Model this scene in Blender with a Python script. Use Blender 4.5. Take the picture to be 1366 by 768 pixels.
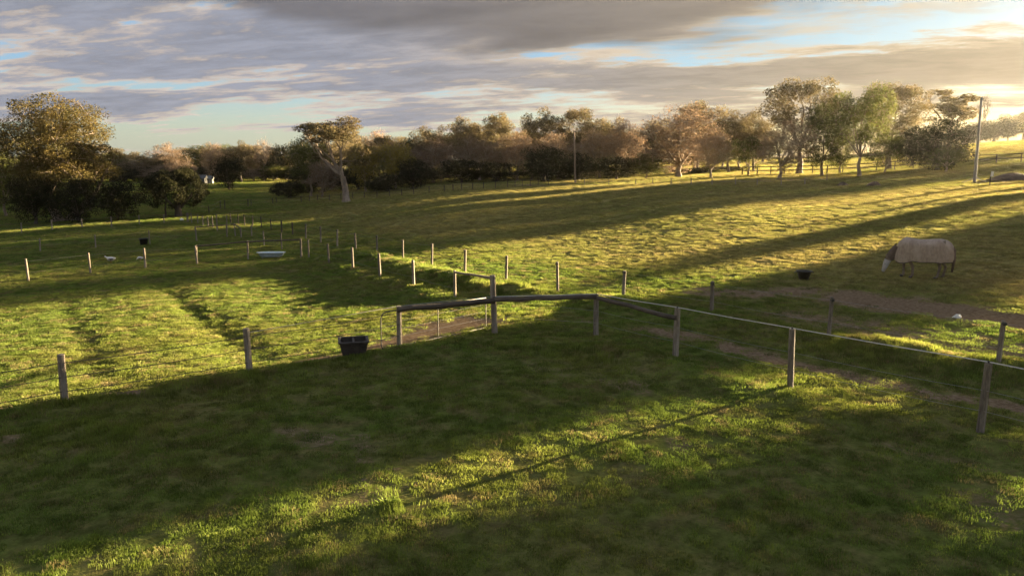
import bpy, bmesh, math, random
import numpy as np
from math import sin, cos, tan, pi, radians, atan2, sqrt, exp
from mathutils import Vector, Matrix

random.seed(7)
sc = bpy.context.scene
for o in list(bpy.data.objects):
    bpy.data.objects.remove(o, do_unlink=True)
C = sc.collection

# ------------------------------------------------------------------ camera
CAM_Z = 5.0
FPX = 987.0
PITCH = math.atan((384 - 213) / FPX)
cam_d = bpy.data.cameras.new('camera')
cam = bpy.data.objects.new('camera', cam_d)
C.objects.link(cam)
cam.location = (0, 0, CAM_Z)
cam.rotation_euler = (pi / 2 - PITCH, 0, 0)
cam_d.sensor_width = 36
cam_d.lens = 36 * FPX / 1366
cam_d.clip_start = 0.1
cam_d.clip_end = 5000
sc.camera = cam

# ------------------------------------------------------------------ light
SUN_AZ = radians(53.8)          # to the right of the view direction (+Y), towards +X
SUN_EL = radians(6.3)
SUN_DIR = Vector((sin(SUN_AZ) * cos(SUN_EL), cos(SUN_AZ) * cos(SUN_EL), sin(SUN_EL)))
sun_d = bpy.data.lights.new('sun', 'SUN')
sun_d.energy = 5.0
sun_d.angle = radians(0.5)
sun_d.color = (1.0, 0.77, 0.45)
sun = bpy.data.objects.new('sun', sun_d)
C.objects.link(sun)
sun.rotation_euler = SUN_DIR.to_track_quat('Z', 'Y').to_euler()
sun.location = (60, 40, 60)

sc.view_settings.view_transform = 'Standard'
sc.view_settings.look = 'None'
sc.view_settings.gamma = 1.0
sc.view_settings.exposure = 3.72
EXPO = 2.0 ** 3.72
SKY_STRENGTH = 0.05
HAZE_DENSITY = 0.00004
sc.cycles.volume_bounces = 1
sc.cycles.max_bounces = 6
sc.cycles.transparent_max_bounces = 8


# ------------------------------------------------------------------ node helper
class NT:
    def __init__(self, tree):
        self.t = tree
        tree.nodes.clear()

    def n(self, typ, ins=None, **props):
        nd = self.t.nodes.new(typ)
        for k, v in props.items():
            setattr(nd, k, v)
        if ins:
            for k, v in ins.items():
                s = nd.inputs[k]
                if isinstance(v, bpy.types.NodeSocket):
                    self.t.links.new(v, s)
                else:
                    if s.type == 'RGBA' and len(v) == 3:
                        v = (*v, 1)
                    s.default_value = v
        return nd

    def m(self, op, a, b=0.0, c=None, clamp=False):
        ins = {0: a, 1: b}
        if c is not None:
            ins[2] = c
        return self.n('ShaderNodeMath', ins, operation=op, use_clamp=clamp).outputs[0]

    def sstep(self, x, lo, hi, a=0.0, b=1.0):
        return self.n('ShaderNodeMapRange', {'Value': x, 'From Min': lo, 'From Max': hi, 'To Min': a, 'To Max': b},
                      interpolation_type='SMOOTHSTEP').outputs[0]

    def mix(self, f, a, b, bt='MIX'):
        nd = self.n('ShaderNodeMix', data_type='RGBA', blend_type=bt)
        for idx, v in ((0, f), (6, a), (7, b)):
            s = nd.inputs[idx]
            if isinstance(v, bpy.types.NodeSocket):
                self.t.links.new(v, s)
            else:
                s.default_value = v if idx == 0 else (*v, 1) if len(v) == 3 else v
        return nd.outputs[2]

    def noise(self, vec, scale, detail=3.0, rough=0.55, dist=0.0, out=0):
        ins = {'Scale': scale, 'Detail': detail, 'Roughness': rough, 'Distortion': dist}
        if vec is not None:
            ins['Vector'] = vec
        return self.n('ShaderNodeTexNoise', ins).outputs[out]


# ------------------------------------------------------------------ world: Nishita sky with a procedural cloud layer
world = bpy.data.worlds.new('World')
sc.world = world
world.use_nodes = True
w = NT(world.node_tree)
tc = w.n('ShaderNodeTexCoord').outputs['Generated']
sx = w.n('ShaderNodeSeparateXYZ', {0: tc})
X, Y, Z = sx.outputs
nish = w.n('ShaderNodeTexSky', sky_type='NISHITA')
nish.sun_disc = False
nish.sun_elevation = SUN_EL
nish.sun_rotation = SUN_AZ
nish.air_density = 1.0
nish.dust_density = 0.6
nish.ozone_density = 2.0
skyc = w.n('ShaderNodeVectorMath', {0: nish.outputs[0], 'Scale': SKY_STRENGTH}, operation='SCALE').outputs[0]
sd = w.n('ShaderNodeVectorMath', {0: tc, 1: tuple(SUN_DIR)}, operation='DOT_PRODUCT').outputs['Value']
near = w.sstep(sd, 0.35, 1.0)                       # 1 towards the sun
zc = w.m('MAXIMUM', Z, 0.0)
inv = w.m('DIVIDE', 1.0, w.m('ADD', zc, 0.10))
px_ = w.m('MULTIPLY', X, inv)
py_ = w.m('MULTIPLY', Y, inv)
# slightly slanted streets of cloud
q1 = w.m('ADD', w.m('MULTIPLY', px_, 0.72), w.m('MULTIPLY', py_, -0.06))
q2 = w.m('ADD', w.m('MULTIPLY', py_, 1.25), w.m('MULTIPLY', px_, 0.30))
pv = w.n('ShaderNodeCombineXYZ', {0: q1, 1: q2, 2: 3.7}).outputs[0]
n_big = w.noise(pv, 0.70, 8.0, 0.58, 0.3)
pv2 = w.n('ShaderNodeCombineXYZ', {0: w.m('MULTIPLY', q1, 1.3), 1: w.m('MULTIPLY', q2, 1.5), 2: 11.3}).outputs[0]
n_fine = w.noise(pv2, 3.0, 8.0, 0.66, 0.35)
dens = w.m('ADD', n_big, w.m('MULTIPLY', w.m('SUBTRACT', n_fine, 0.5), 0.50))
# band of sky close to the horizon is clearer
low = w.sstep(Z, 0.02, 0.07)
dens = w.m('ADD', dens, w.m('MULTIPLY', w.m('SUBTRACT', low, 1.0), 0.16))
dens = w.m('ADD', dens, 0.055)
# high deck
x2 = w.m('MULTIPLY', X, X)
edge = w.m('ADD', 0.150, w.m('MULTIPLY', x2, 0.16))
dn = w.noise(pv, 0.9, 5.0, 0.5, 0.2)
deckf = w.m('ADD', w.m('SUBTRACT', Z, edge), w.m('MULTIPLY', w.m('SUBTRACT', dn, 0.5), 0.11))
high = w.sstep(w.m('ADD', Z, w.m('MULTIPLY', w.m('SUBTRACT', dn, 0.5), 0.3)), 0.28, 0.42)  # deck opened overhead, out of view, so more sky light reaches the ground
deck = w.m('MULTIPLY', w.sstep(deckf, -0.010, 0.016), w.m('SUBTRACT', 1.0, high))
gapf = w.m('MULTIPLY', w.sstep(deckf, -0.055, -0.015), w.m('SUBTRACT', 1.0, deck))
gapx = w.sstep(X, -0.15, 0.3)
dens = w.m('SUBTRACT', dens, w.m('MULTIPLY', w.m('MULTIPLY', gapf, gapx), 0.13))
alpha = w.sstep(dens, 0.44, 0.53)
core = w.sstep(dens, 0.485, 0.60)
def rgb(r, g, b, k=1.0):        # photograph value to scene value
    f = lambda c: ((c / 255.0) ** 2.2) / EXPO * k
    return (f(r), f(g), f(b))
edge_c = w.mix(near, rgb(214, 199, 186), rgb(226, 206, 172))
core_c = w.mix(near, rgb(150, 154, 167), rgb(176, 160, 136))
cl = w.mix(core, edge_c, core_c)
tex = w.sstep(n_fine, 0.3, 0.7, 0.84, 1.16)
cl = w.n('ShaderNodeVectorMath', {0: cl, 'Scale': tex}, operation='SCALE').outputs[0]
# sky colour below and between the clouds
glow = w.sstep(sd, 0.45, 1.0)
clear_low = w.mix(glow, rgb(160, 174, 172), rgb(222, 194, 142))
clear_hi = w.mix(glow, rgb(120, 165, 210), rgb(124, 156, 180))
clear = w.mix(w.sstep(Z, 0.03, 0.13), clear_low, clear_hi)
base = w.mix(0.85, skyc, clear)
col = w.mix(alpha, base, cl)
deck_c = w.mix(near, rgb(120, 119, 124), rgb(154, 142, 126))
dtex = w.sstep(w.noise(pv, 2.2, 5.0, 0.6, 0.4), 0.25, 0.75, 0.80, 1.18)
deck_c = w.n('ShaderNodeVectorMath', {0: deck_c, 'Scale': dtex}, operation='SCALE').outputs[0]
rim = w.m('MULTIPLY', w.m('MULTIPLY', w.sstep(deckf, -0.030, -0.008), w.m('SUBTRACT', 1.0, deck)), w.m('MULTIPLY', w.sstep(n_fine, 0.38, 0.6), w.sstep(X, -0.3, 0.2)))
col = w.mix(w.m('MULTIPLY', rim, 0.75), col, edge_c)
col = w.mix(deck, col, deck_c)
bg = w.n('ShaderNodeBackground', {'Color': col, 'Strength': 1.0})
wo = w.n('ShaderNodeOutputWorld', {'Surface': bg.outputs[0]})


# ------------------------------------------------------------------ terrain
AZC = np.array([-0.80, -0.35, 0.0, 0.35, 0.70, 1.3, 3.0])          # x / y of the view
RR = np.array([0.0, 15, 30, 60, 110, 200, 400, 900])
ZT = np.array([
    [0, 0, -0.9, -1.9, -2.3, -2.3, -2.0, -2.0],
    [0, 0, -0.7, -1.5, -1.6, -1.6, -1.2, -1.0],
    [0, 0, -0.2, 0.0, 1.2, 1.6, 2.5, 3.0],
    [0, 0, 0.2, 1.2, 2.4, 3.6, 6.0, 6.0],
    [0, 0, 0.4, 2.0, 3.3, 8.2, 13.0, 13.0],
    [0, 0, 0.4, 2.2, 3.0, 5.5, 8.0, 8.0],
    [0, 0, 0.2, 0.8, 1.6, 3.0, 5.0, 5.0]])


def _h(ix, iy, s):
    v = (ix.astype(np.int64) * 374761393 + iy.astype(np.int64) * 668265263 + s * 1274126177) & 0x7fffffff
    v = (v ^ (v >> 13)) * 1274126177 & 0x7fffffff
    return ((v ^ (v >> 16)) & 0xffff) / 65535.0


def vnoise(x, y, s=0):
    ix = np.floor(x); iy = np.floor(y)
    fx = x - ix; fy = y - iy
    fx = fx * fx * (3 - 2 * fx); fy = fy * fy * (3 - 2 * fy)
    a = _h(ix, iy, s); b = _h(ix + 1, iy, s); c = _h(ix, iy + 1, s); d = _h(ix + 1, iy + 1, s)
    return (a * (1 - fx) + b * fx) * (1 - fy) + (c * (1 - fx) + d * fx) * fy - 0.5


def smooth_table(az, r):
    # cubic-ish interpolation in r, smoothstep in az
    i = np.clip(np.searchsorted(AZC, az) - 1, 0, len(AZC) - 2)
    t = np.clip((az - AZC[i]) / (AZC[i + 1] - AZC[i]), 0, 1)
    j = np.clip(np.searchsorted(RR, r) - 1, 0, len(RR) - 2)
    u = np.clip((r - RR[j]) / (RR[j + 1] - RR[j]), 0, 1)

    def row(k):
        p1 = ZT[k, j]; p2 = ZT[k, j + 1]
        jm = np.maximum(j - 1, 0); jp = np.minimum(j + 2, len(RR) - 1)
        h = RR[j + 1] - RR[j]
        m1 = (ZT[k, j + 1] - ZT[k, jm]) / np.maximum(RR[j + 1] - RR[jm], 1) * h
        m2 = (ZT[k, jp] - ZT[k, j]) / np.maximum(RR[jp] - RR[j], 1) * h
        u2 = u * u; u3 = u2 * u
        return (2 * u3 - 3 * u2 + 1) * p1 + (u3 - 2 * u2 + u) * m1 + (-2 * u3 + 3 * u2) * p2 + (u3 - u2) * m2
    t = t * t * (3 - 2 * t)
    return row(i) * (1 - t) + row(i + 1) * t


def zbase(x, y):
    x = np.asarray(x, float); y = np.asarray(y, float)
    r = np.hypot(x, y)
    az = np.where(y > 0.01, x / np.maximum(y, 0.01), np.sign(x) * 9)
    az = np.clip(az, -0.8, 3.0)
    back = np.clip((y + 0.25 * np.abs(x)) / np.maximum(r, 1e-6) * 1.6, 0, 1)
    ry = np.where(y > 0, np.minimum(r, np.maximum(y, 0) * 1.0 + 0.45 * np.abs(x)), r)
    return smooth_table(az, ry) * back


BANKS = []          # (polyline, height, half width), world coordinates, filled below


def seg_dist(x, y, pl):
    best = np.full(np.shape(x), 1e9)
    for (ax, ay), (bx, by) in zip(pl[:-1], pl[1:]):
        dx, dy = bx - ax, by - ay
        t = np.clip(((x - ax) * dx + (y - ay) * dy) / (dx * dx + dy * dy), 0, 1)
        best = np.minimum(best, np.hypot(x - ax - t * dx, y - ay - t * dy))
    return best


def zfull(x, y):
    x = np.asarray(x, float); y = np.asarray(y, float)
    r = np.hypot(x, y)
    z = zbase(x, y)
    z = z + 0.09 * vnoise(x / 9, y / 9, 1) * np.clip(r / 30, 0.4, 1.6)
    nr = np.clip(1.4 - r / 26, 0.12, 1)
    z = z + 0.05 * np.clip(1.9 - r / 12, 0, 1) * vnoise(x / 0.75, y / 0.75, 12) + 0.06 * nr * vnoise(x / 2.6, y / 2.6, 2) + 0.042 * np.clip(1.3 - r / 24, 0.0, 1) * vnoise(x / 1.1 + 7, y / 1.1, 3)
    fr_ = np.clip(1.5 - r / 16, 0, 1)
    z = z + fr_ * (0.030 * vnoise(x / 0.42, y / 0.42, 4) + 0.02 * vnoise(x / 0.19, y / 0.19, 9))
    for pl, h, wd in BANKS:
        d = seg_dist(x, y, pl)
        m = np.exp(-(d / wd) ** 2)
        z = z + h * m * (1 + 1.1 * vnoise(x / 0.8, y / 0.8, 5))
    return z


SP, CP = sin(PITCH), cos(PITCH)


def ray(px, py):
    a = (px - 683) / FPX; b = (384 - py) / FPX
    return Vector((a, CP + b * SP, -SP + b * CP))


def ground_at(px, py, fn=zbase):
    r = ray(px, py)
    lo, hi = 2.0, None
    t = 2.0
    while t < 900:
        p = r * t
        if CAM_Z + p.z < float(fn(p.x, p.y)):
            hi = t
            break
        lo = t
        t *= 1.03
    if hi is None:
        hi = 900
    for _ in range(24):
        m = (lo + hi) / 2
        p = r * m
        if CAM_Z + p.z < float(fn(p.x, p.y)):
            hi = m
        else:
            lo = m
    p = r * hi
    return p.x, p.y


def at_depth(px, d):
    """point of the ground seen in the column px at the horizontal forward distance d"""
    x = (px - 683) / FPX * d * 1.0
    for _ in range(4):
        z = float(zbase(x, d))
        # forward camera depth of the point
        dep = d * CP - (z - CAM_Z) * SP
        x = (px - 683) / FPX * dep
    return x, d


def height_for(px, x, y, py_top):
    """height above the ground at (x, y) whose top is seen in row py_top"""
    b = (384 - py_top) / FPX
    # ray (CP + b SP) t = y ; z = CAM + t(-SP + b CP)
    t = y / (CP + b * SP)
    return CAM_Z + t * (-SP + b * CP) - float(zbase(x, y))


def G(pts):
    return [ground_at(a, b) for a, b in pts]


BANKS += [
    (G([(1500, 530), (1366, 500), (1230, 476), (1120, 458), (1010, 440), (900, 415), (800, 402)]), 0.22, 0.8),
    (G([(455, 338), (520, 352), (580, 368), (650, 385), (700, 392)]), 0.30, 0.75),
    (G([(430, 345), (500, 372), (570, 392), (620, 405)]), 0.16, 0.6),
    (G([(1366, 600), (1250, 580), (1100, 548), (960, 510), (850, 478), (740, 462), (640, 458)]), 0.13, 0.6),
    (G([(-60, 560), (90, 548), (333, 508), (470, 484), (540, 470)]), 0.14, 0.5),
    (G([(20, 590), (110, 575), (180, 582)]), 0.12, 0.5),
    (G([(205, 372), (250, 405), (300, 445), (345, 478)]), -0.10, 0.7),
    (G([(90, 400), (110, 440), (130, 500)]), -0.05, 0.5),
    (G([(0, 625), (70, 605), (150, 612)]), 0.10, 0.35),
]
DIRT = [    # polyline, half width, strength
    (G([(860, 440), (960, 458), (1100, 495), (1240, 522), (1366, 548), (1500, 575)]), 0.40, 0.72),
    (G([(1130, 398), (1230, 408), (1400, 432)]), 1.3, 0.92),
    (G([(1060, 420), (1366, 470)]), 1.4, 0.55),
    (G([(935, 388), (1000, 392), (1070, 386)]), 0.9, 0.7),
    (G([(-80, 566), (0, 548), (160, 528), (333, 497), (500, 463), (560, 450)]), 0.24, 0.85),
    (G([(500, 462), (560, 448), (640, 432)]), 0.55, 0.9),
    (G([(570, 438), (620, 430), (645, 428)]), 0.9, 0.85),
    (G([(800, 508), (850, 520)]), 0.42, 0.42),
    (G([(700, 482), (760, 500)]), 0.35, 0.36),
    (G([(470, 585), (490, 605)]), 0.28, 0.42),
    (G([(560, 648), (480, 662)]), 0.25, 0.40),
    (G([(1180, 590), (1366, 640)]), 0.3, 0.38),
    (G([(1300, 243), (1366, 240)]), 2.0, 0.6),
    (G([(1360, 700), (1300, 660)]), 0.6, 0.4),
    (G([(160, 585), (90, 610)]), 0.25, 0.36),
    (G([(700, 247), (860, 245), (1000, 242), (1120, 238)]), 2.2, 0.6),
]
LUSH = [
    (G([(1500, 535), (1366, 508), (1230, 484), (1120, 464)]), 0.8),
    (G([(455, 338), (520, 352), (580, 370), (700, 395)]), 1.6),
    (G([(690, 420), (780, 402)]), 1.0),
    (G([(520, 690), (540, 660)]), 0.25),
    (G([(20, 590), (110, 575), (180, 582)]), 0.5),
    (G([(640, 462), (760, 470), (860, 490)]), 0.6),
    (G([(60, 548), (333, 508), (540, 470)]), 0.5),
]


def dirt_mask(x, y):
    x = np.asarray(x, float); y = np.asarray(y, float)
    wx = x + 0.5 * vnoise(x / 0.9, y / 0.9, 21) + 0.25 * vnoise(x / 0.3, y / 0.3, 22)
    wy = y + 0.7 * vnoise(x / 0.9, y / 0.9, 23) + 0.25 * vnoise(x / 0.3, y / 0.3, 24)
    out = np.zeros(x.shape)
    for pl, wd, st in DIRT:
        d = seg_dist(wx, wy, pl)
        out = np.maximum(out, st * np.clip(1.5 - d / wd, 0, 1))
    n = vnoise(x / 2.1, y / 2.1, 25) + 0.6 * vnoise(x / 0.6, y / 0.6, 26)
    out = np.maximum(out, np.clip((n - 0.45) * 3.0, 0, 0.5))
    return out


DRYL = G([(1366, 500), (744, 389), (408, 319), (250, 290)])


def dry_mask(x, y):
    m = np.full(np.shape(x), 9e9)
    for (ax, ay), (bx, by) in zip(DRYL[:-1], DRYL[1:]):
        L = sqrt((bx - ax) ** 2 + (by - ay) ** 2)
        sd_ = -((bx - ax) * (y - ay) - (by - ay) * (x - ax)) / L
        m = np.minimum(m, sd_) if (ax, ay) == DRYL[0] else np.minimum(m, sd_)
    m = m + 3.0 * vnoise(x / 4, y / 4, 41)
    return np.clip(m / 6, 0, 1) * np.clip(0.85 + 0.8 * vnoise(x / 11, y / 11, 42), 0, 1) * np.clip((x + 0.35 * y) / 12, 0, 1)


def lush_mask(x, y):
    out = np.zeros(np.shape(x))
    for pl, wd in LUSH:
        out = np.maximum(out, np.exp(-(seg_dist(x, y, pl) / wd) ** 2))
    return out


# ------------------------------------------------------------------ object helpers
def link(o):
    C.objects.link(o)
    return o


def tag(o, label=None, cat=None, group=None, kind=None):
    if label: o['label'] = label
    if cat: o['category'] = cat
    if group: o['group'] = group
    if kind: o['kind'] = kind
    return o


def empty(name, loc, rz=0.0, label=None, cat=None, group=None):
    o = bpy.data.objects.new(name, None)
    o.empty_display_size = 0.3
    link(o)
    o.location = loc
    o.rotation_euler = (0, 0, rz)
    return tag(o, label, cat, group)


def mesh_np(name, verts, faces, mat, smooth=False):
    """verts (n,3) array; faces (m,k) array with k = 3 or 4, or list of tuples"""
    me = bpy.data.meshes.new(name)
    if isinstance(faces, np.ndarray):
        k = faces.shape[1]
        me.vertices.add(len(verts))
        me.vertices.foreach_set('co', np.asarray(verts, np.float32).ravel())
        me.loops.add(faces.size)
        me.loops.foreach_set('vertex_index', faces.astype(np.int32).ravel())
        me.polygons.add(len(faces))
        me.polygons.foreach_set('loop_start', np.arange(0, faces.size, k, dtype=np.int32))
        me.update(calc_edges=True)
    else:
        me.from_pydata([tuple(v) for v in verts], [], faces)
        me.update()
    me.polygons.foreach_set('use_smooth', [smooth] * len(me.polygons))
    if mat:
        me.materials.append(mat)
    return me


def obj(name, me, parent=None, loc=None, rot=None):
    o = bpy.data.objects.new(name, me)
    link(o)
    if parent: o.parent = parent
    if loc is not None: o.location = loc
    if rot is not None: o.rotation_euler = rot
    return o


class MB:
    """mesh builder made of tubes, boxes and lathes"""
    def __init__(self):
        self.v = []; self.f = []

    def tube(self, pts, rad, sides=6, cap=True, irregular=0.0, seed=0):
        rnd = random.Random(seed)
        pts = [Vector(p) for p in pts]
        if not hasattr(rad, '__len__'): rad = [rad] * len(pts)
        base = len(self.v)
        jit = [1 + irregular * rnd.uniform(-1, 1) for _ in range(sides)]
        up = None
        for i, p in enumerate(pts):
            if i == 0: d = pts[1] - pts[0]
            elif i == len(pts) - 1: d = pts[-1] - pts[-2]
            else: d = pts[i + 1] - pts[i - 1]
            d.normalize()
            if up is None:
                up = Vector((0, 0, 1)) if abs(d.z) < 0.9 else Vector((1, 0, 0))
            a = d.cross(up).normalized()
            b = a.cross(d).normalized()
            up = b
            for k in range(sides):
                an = 2 * pi * k / sides
                r = rad[i] * jit[k] * (1 + irregular * 0.4 * rnd.uniform(-1, 1))
                self.v.append(p + a * cos(an) * r + b * sin(an) * r)
        n = len(pts)
        for i in range(n - 1):
            for k in range(sides):
                k2 = (k + 1) % sides
                self.f.append((base + i * sides + k, base + i * sides + k2, base + (i + 1) * sides + k2, base + (i + 1) * sides + k))
        if cap:
            self.f.append(tuple(base + k for k in range(sides))[::-1])
            self.f.append(tuple(base + (n - 1) * sides + k for k in range(sides)))
        return self

    def box(self, c, s, M=None):
        b = len(self.v)
        for dx in (-1, 1):
            for dy in (-1, 1):
                for dz in (-1, 1):
                    p = Vector((c[0] + dx * s[0] / 2, c[1] + dy * s[1] / 2, c[2] + dz * s[2] / 2))
                    self.v.append(M @ p if M else p)
        for q in ((0, 1, 3, 2), (4, 6, 7, 5), (0, 4, 5, 1), (2, 3, 7, 6), (0, 2, 6, 4), (1, 5, 7, 3)):
            self.f.append(tuple(b + i for i in q))
        return self

    def rings(self, rings, close=True, cap0=False, cap1=False):
        b = len(self.v); n = len(rings[0])
        for r in rings:
            self.v += [Vector(p) for p in r]
        for i in range(len(rings) - 1):
            for k in range(n if close else n - 1):
                k2 = (k + 1) % n
                self.f.append((b + i * n + k, b + i * n + k2, b + (i + 1) * n + k2, b + (i + 1) * n + k))
        if cap0: self.f.append(tuple(b + k for k in range(n))[::-1])
        if cap1: self.f.append(tuple(b + (len(rings) - 1) * n + k for k in range(n)))
        return self

    def mesh(self, name, mat, smooth=False):
        return mesh_np(name, self.v, self.f, mat, smooth)

    def build(self, name, mat, parent=None, smooth=False, loc=None):
        return obj(name, self.mesh(name, mat, smooth), parent, loc)


# ------------------------------------------------------------------ materials
def new_mat(name):
    m = bpy.data.materials.new(name)
    m.use_nodes = True
    return m, NT(m.node_tree)


def out_surface(t, sh):
    t.n('ShaderNodeOutputMaterial', {'Surface': sh})


def simple_mat(name, c1, c2, scale=6.0, rough=0.8, stretch=(1, 1, 1), bump=0.3, metal=0.0, spec=0.3, obj_rand=0.0):
    m, t = new_mat(name)
    co = t.n('ShaderNodeTexCoord').outputs['Object']
    mp = t.n('ShaderNodeMapping', {'Vector': co, 'Scale': stretch}).outputs[0]
    n1 = t.noise(mp, scale, 5, 0.6)
    n2 = t.noise(mp, scale * 5, 3, 0.6)
    f = t.sstep(t.m('ADD', t.m('MULTIPLY', n1, 0.6), t.m('MULTIPLY', n2, 0.4)), 0.35, 0.65)
    col = t.mix(f, c1, c2)
    if obj_rand:
        r = t.n('ShaderNodeObjectInfo').outputs['Random']
        k = t.sstep(r, 0, 1, 1 - obj_rand, 1 + obj_rand)
        col = t.n('ShaderNodeVectorMath', {0: col, 'Scale': k}, operation='SCALE').outputs[0]
    bp = t.n('ShaderNodeBump', {'Strength': bump, 'Distance': 0.02, 'Height': t.m('ADD', n1, n2)}).outputs[0]
    p = t.n('ShaderNodeBsdfPrincipled', {'Base Color': col, 'Roughness': rough, 'Metallic': metal, 'Normal': bp})
    p.inputs['Specular IOR Level'].default_value = spec
    out_surface(t, p.outputs[0])
    return m


M = {}
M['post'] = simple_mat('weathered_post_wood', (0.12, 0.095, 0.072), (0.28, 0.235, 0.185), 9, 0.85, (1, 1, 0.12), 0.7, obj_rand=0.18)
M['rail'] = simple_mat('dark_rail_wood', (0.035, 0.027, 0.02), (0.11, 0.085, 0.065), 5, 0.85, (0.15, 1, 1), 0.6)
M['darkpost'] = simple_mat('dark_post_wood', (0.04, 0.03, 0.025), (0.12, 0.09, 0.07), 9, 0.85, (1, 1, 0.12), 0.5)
M['wire'] = simple_mat('galvanised_wire', (0.20, 0.19, 0.18), (0.32, 0.31, 0.30), 20, 0.5, metal=0.6)
M['darkwire'] = simple_mat('rusty_fence_wire', (0.05, 0.04, 0.03), (0.10, 0.08, 0.06), 20, 0.7)  # darker wire colour for the left front fence
M['tape'] = simple_mat('white_electric_tape', (0.42, 0.40, 0.36), (0.58, 0.56, 0.52), 20, 0.6)
M['pipe'] = simple_mat('galvanised_pipe', (0.05, 0.045, 0.04), (0.11, 0.10, 0.09), 14, 0.6, metal=0.3)
M['black'] = simple_mat('black_plastic', (0.015, 0.013, 0.012), (0.035, 0.03, 0.026), 8, 0.5, spec=0.4)
M['brownp'] = simple_mat('scuffed_dark_plastic', (0.028, 0.02, 0.015), (0.065, 0.05, 0.04), 5, 0.6)
M['enamel'] = simple_mat('pale_blue_enamel', (0.42, 0.5, 0.54), (0.62, 0.68, 0.7), 6, 0.35, spec=0.5)
M['white'] = simple_mat('chalky_white_paint', (0.55, 0.54, 0.50), (0.78, 0.77, 0.73), 8, 0.7)
M['whiteish'] = simple_mat('weathered_white_cladding', (0.13, 0.13, 0.125), (0.19, 0.19, 0.18), 3, 0.8)
M['concrete'] = simple_mat('grey_concrete_pole', (0.20, 0.19, 0.175), (0.33, 0.31, 0.285), 5, 0.85, (1, 1, 0.2), 0.4)
M['polewood'] = simple_mat('brown_pole_wood', (0.16, 0.11, 0.08), (0.30, 0.22, 0.16), 5, 0.85, (1, 1, 0.1), 0.4)
M['insul'] = simple_mat('insulator_plastic', (0.02, 0.02, 0.02), (0.05, 0.045, 0.04), 8, 0.5)
M['iron'] = simple_mat('grey_roof_iron', (0.22, 0.22, 0.23), (0.36, 0.36, 0.37), 3, 0.6)
M['darkiron'] = simple_mat('dull_shed_iron', (0.05, 0.05, 0.052), (0.10, 0.10, 0.10), 3, 0.7)
M['soil'] = simple_mat('brown_soil', (0.055, 0.038, 0.025), (0.11, 0.075, 0.05), 2.5, 0.95, bump=1.0)
M['rug'] = simple_mat('brown_horse_rug', (0.25, 0.19, 0.15), (0.38, 0.305, 0.25), 3.0, 0.9, (1, 1, 0.5), 0.5)
M['rugdark'] = simple_mat('dark_rug_binding', (0.03, 0.022, 0.018), (0.05, 0.036, 0.03), 6, 0.9)
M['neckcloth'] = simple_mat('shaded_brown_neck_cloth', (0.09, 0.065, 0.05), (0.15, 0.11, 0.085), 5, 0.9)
M['coat'] = simple_mat('grey_horse_coat', (0.14, 0.105, 0.078), (0.25, 0.20, 0.155), 2.2, 0.8, spec=0.2)
M['facemask'] = simple_mat('pale_face_coat', (0.28, 0.26, 0.245), (0.42, 0.40, 0.375), 4, 0.8, spec=0.2)
M['hair'] = simple_mat('horse_hair', (0.16, 0.115, 0.08), (0.30, 0.23, 0.17), 10, 0.7, (1, 1, 0.1))
M['hairdark'] = simple_mat('brown_tail_hair', (0.09, 0.06, 0.045), (0.17, 0.12, 0.09), 10, 0.7, (1, 1, 0.1))
M['hoof'] = simple_mat('dark_hoof', (0.05, 0.04, 0.035), (0.10, 0.08, 0.07), 8, 0.6)
M['feather_w'] = simple_mat('white_feathers', (0.6, 0.55, 0.5), (0.8, 0.76, 0.72), 8, 0.9)
M['feather_b'] = simple_mat('brown_feathers', (0.06, 0.04, 0.03), (0.12, 0.085, 0.06), 8, 0.9)
M['beak'] = simple_mat('orange_beak', (0.35, 0.16, 0.04), (0.45, 0.22, 0.06), 8, 0.6)
M['bark_pale'] = simple_mat('pale_gum_bark', (0.13, 0.10, 0.08), (0.34, 0.27, 0.21), 1.2, 0.9, (1, 1, 0.25), 0.6)
M['bark_dark'] = simple_mat('dark_bark', (0.05, 0.038, 0.03), (0.13, 0.10, 0.08), 2.0, 0.95, (1, 1, 0.25), 0.8)
M['bark_brown'] = simple_mat('brown_bark', (0.15, 0.115, 0.09), (0.34, 0.27, 0.21), 2.0, 0.95, (1, 1, 0.25), 0.7)


def leaf_mat(name, c1, c2, c3, trans=0.3, scale=0.35):
    m, t = new_mat(name)
    pos = t.n('ShaderNodeNewGeometry').outputs['Position']
    n1 = t.noise(pos, scale, 2, 0.5)
    n2 = t.noise(pos, scale * 9, 2, 0.6)
    col = t.mix(t.sstep(n1, 0.35, 0.65), c1, c2)
    col = t.mix(t.sstep(n2, 0.48, 0.72), col, c3)
    r = t.n('ShaderNodeObjectInfo').outputs['Random']
    col = t.n('ShaderNodeVectorMath', {0: col, 'Scale': t.sstep(r, 0, 1, 0.72, 1.08)}, operation='SCALE').outputs[0]
    d = t.n('ShaderNodeBsdfDiffuse', {'Color': col})
    tr = t.n('ShaderNodeBsdfTranslucent', {'Color': col})
    g = t.n('ShaderNodeBsdfGlossy', {'Color': (0.5, 0.5, 0.5), 'Roughness': 0.55})
    s = t.n('ShaderNodeMixShader', {0: trans, 1: d.outputs[0], 2: tr.outputs[0]})
    out_surface(t, s.outputs[0])
    return m


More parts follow.
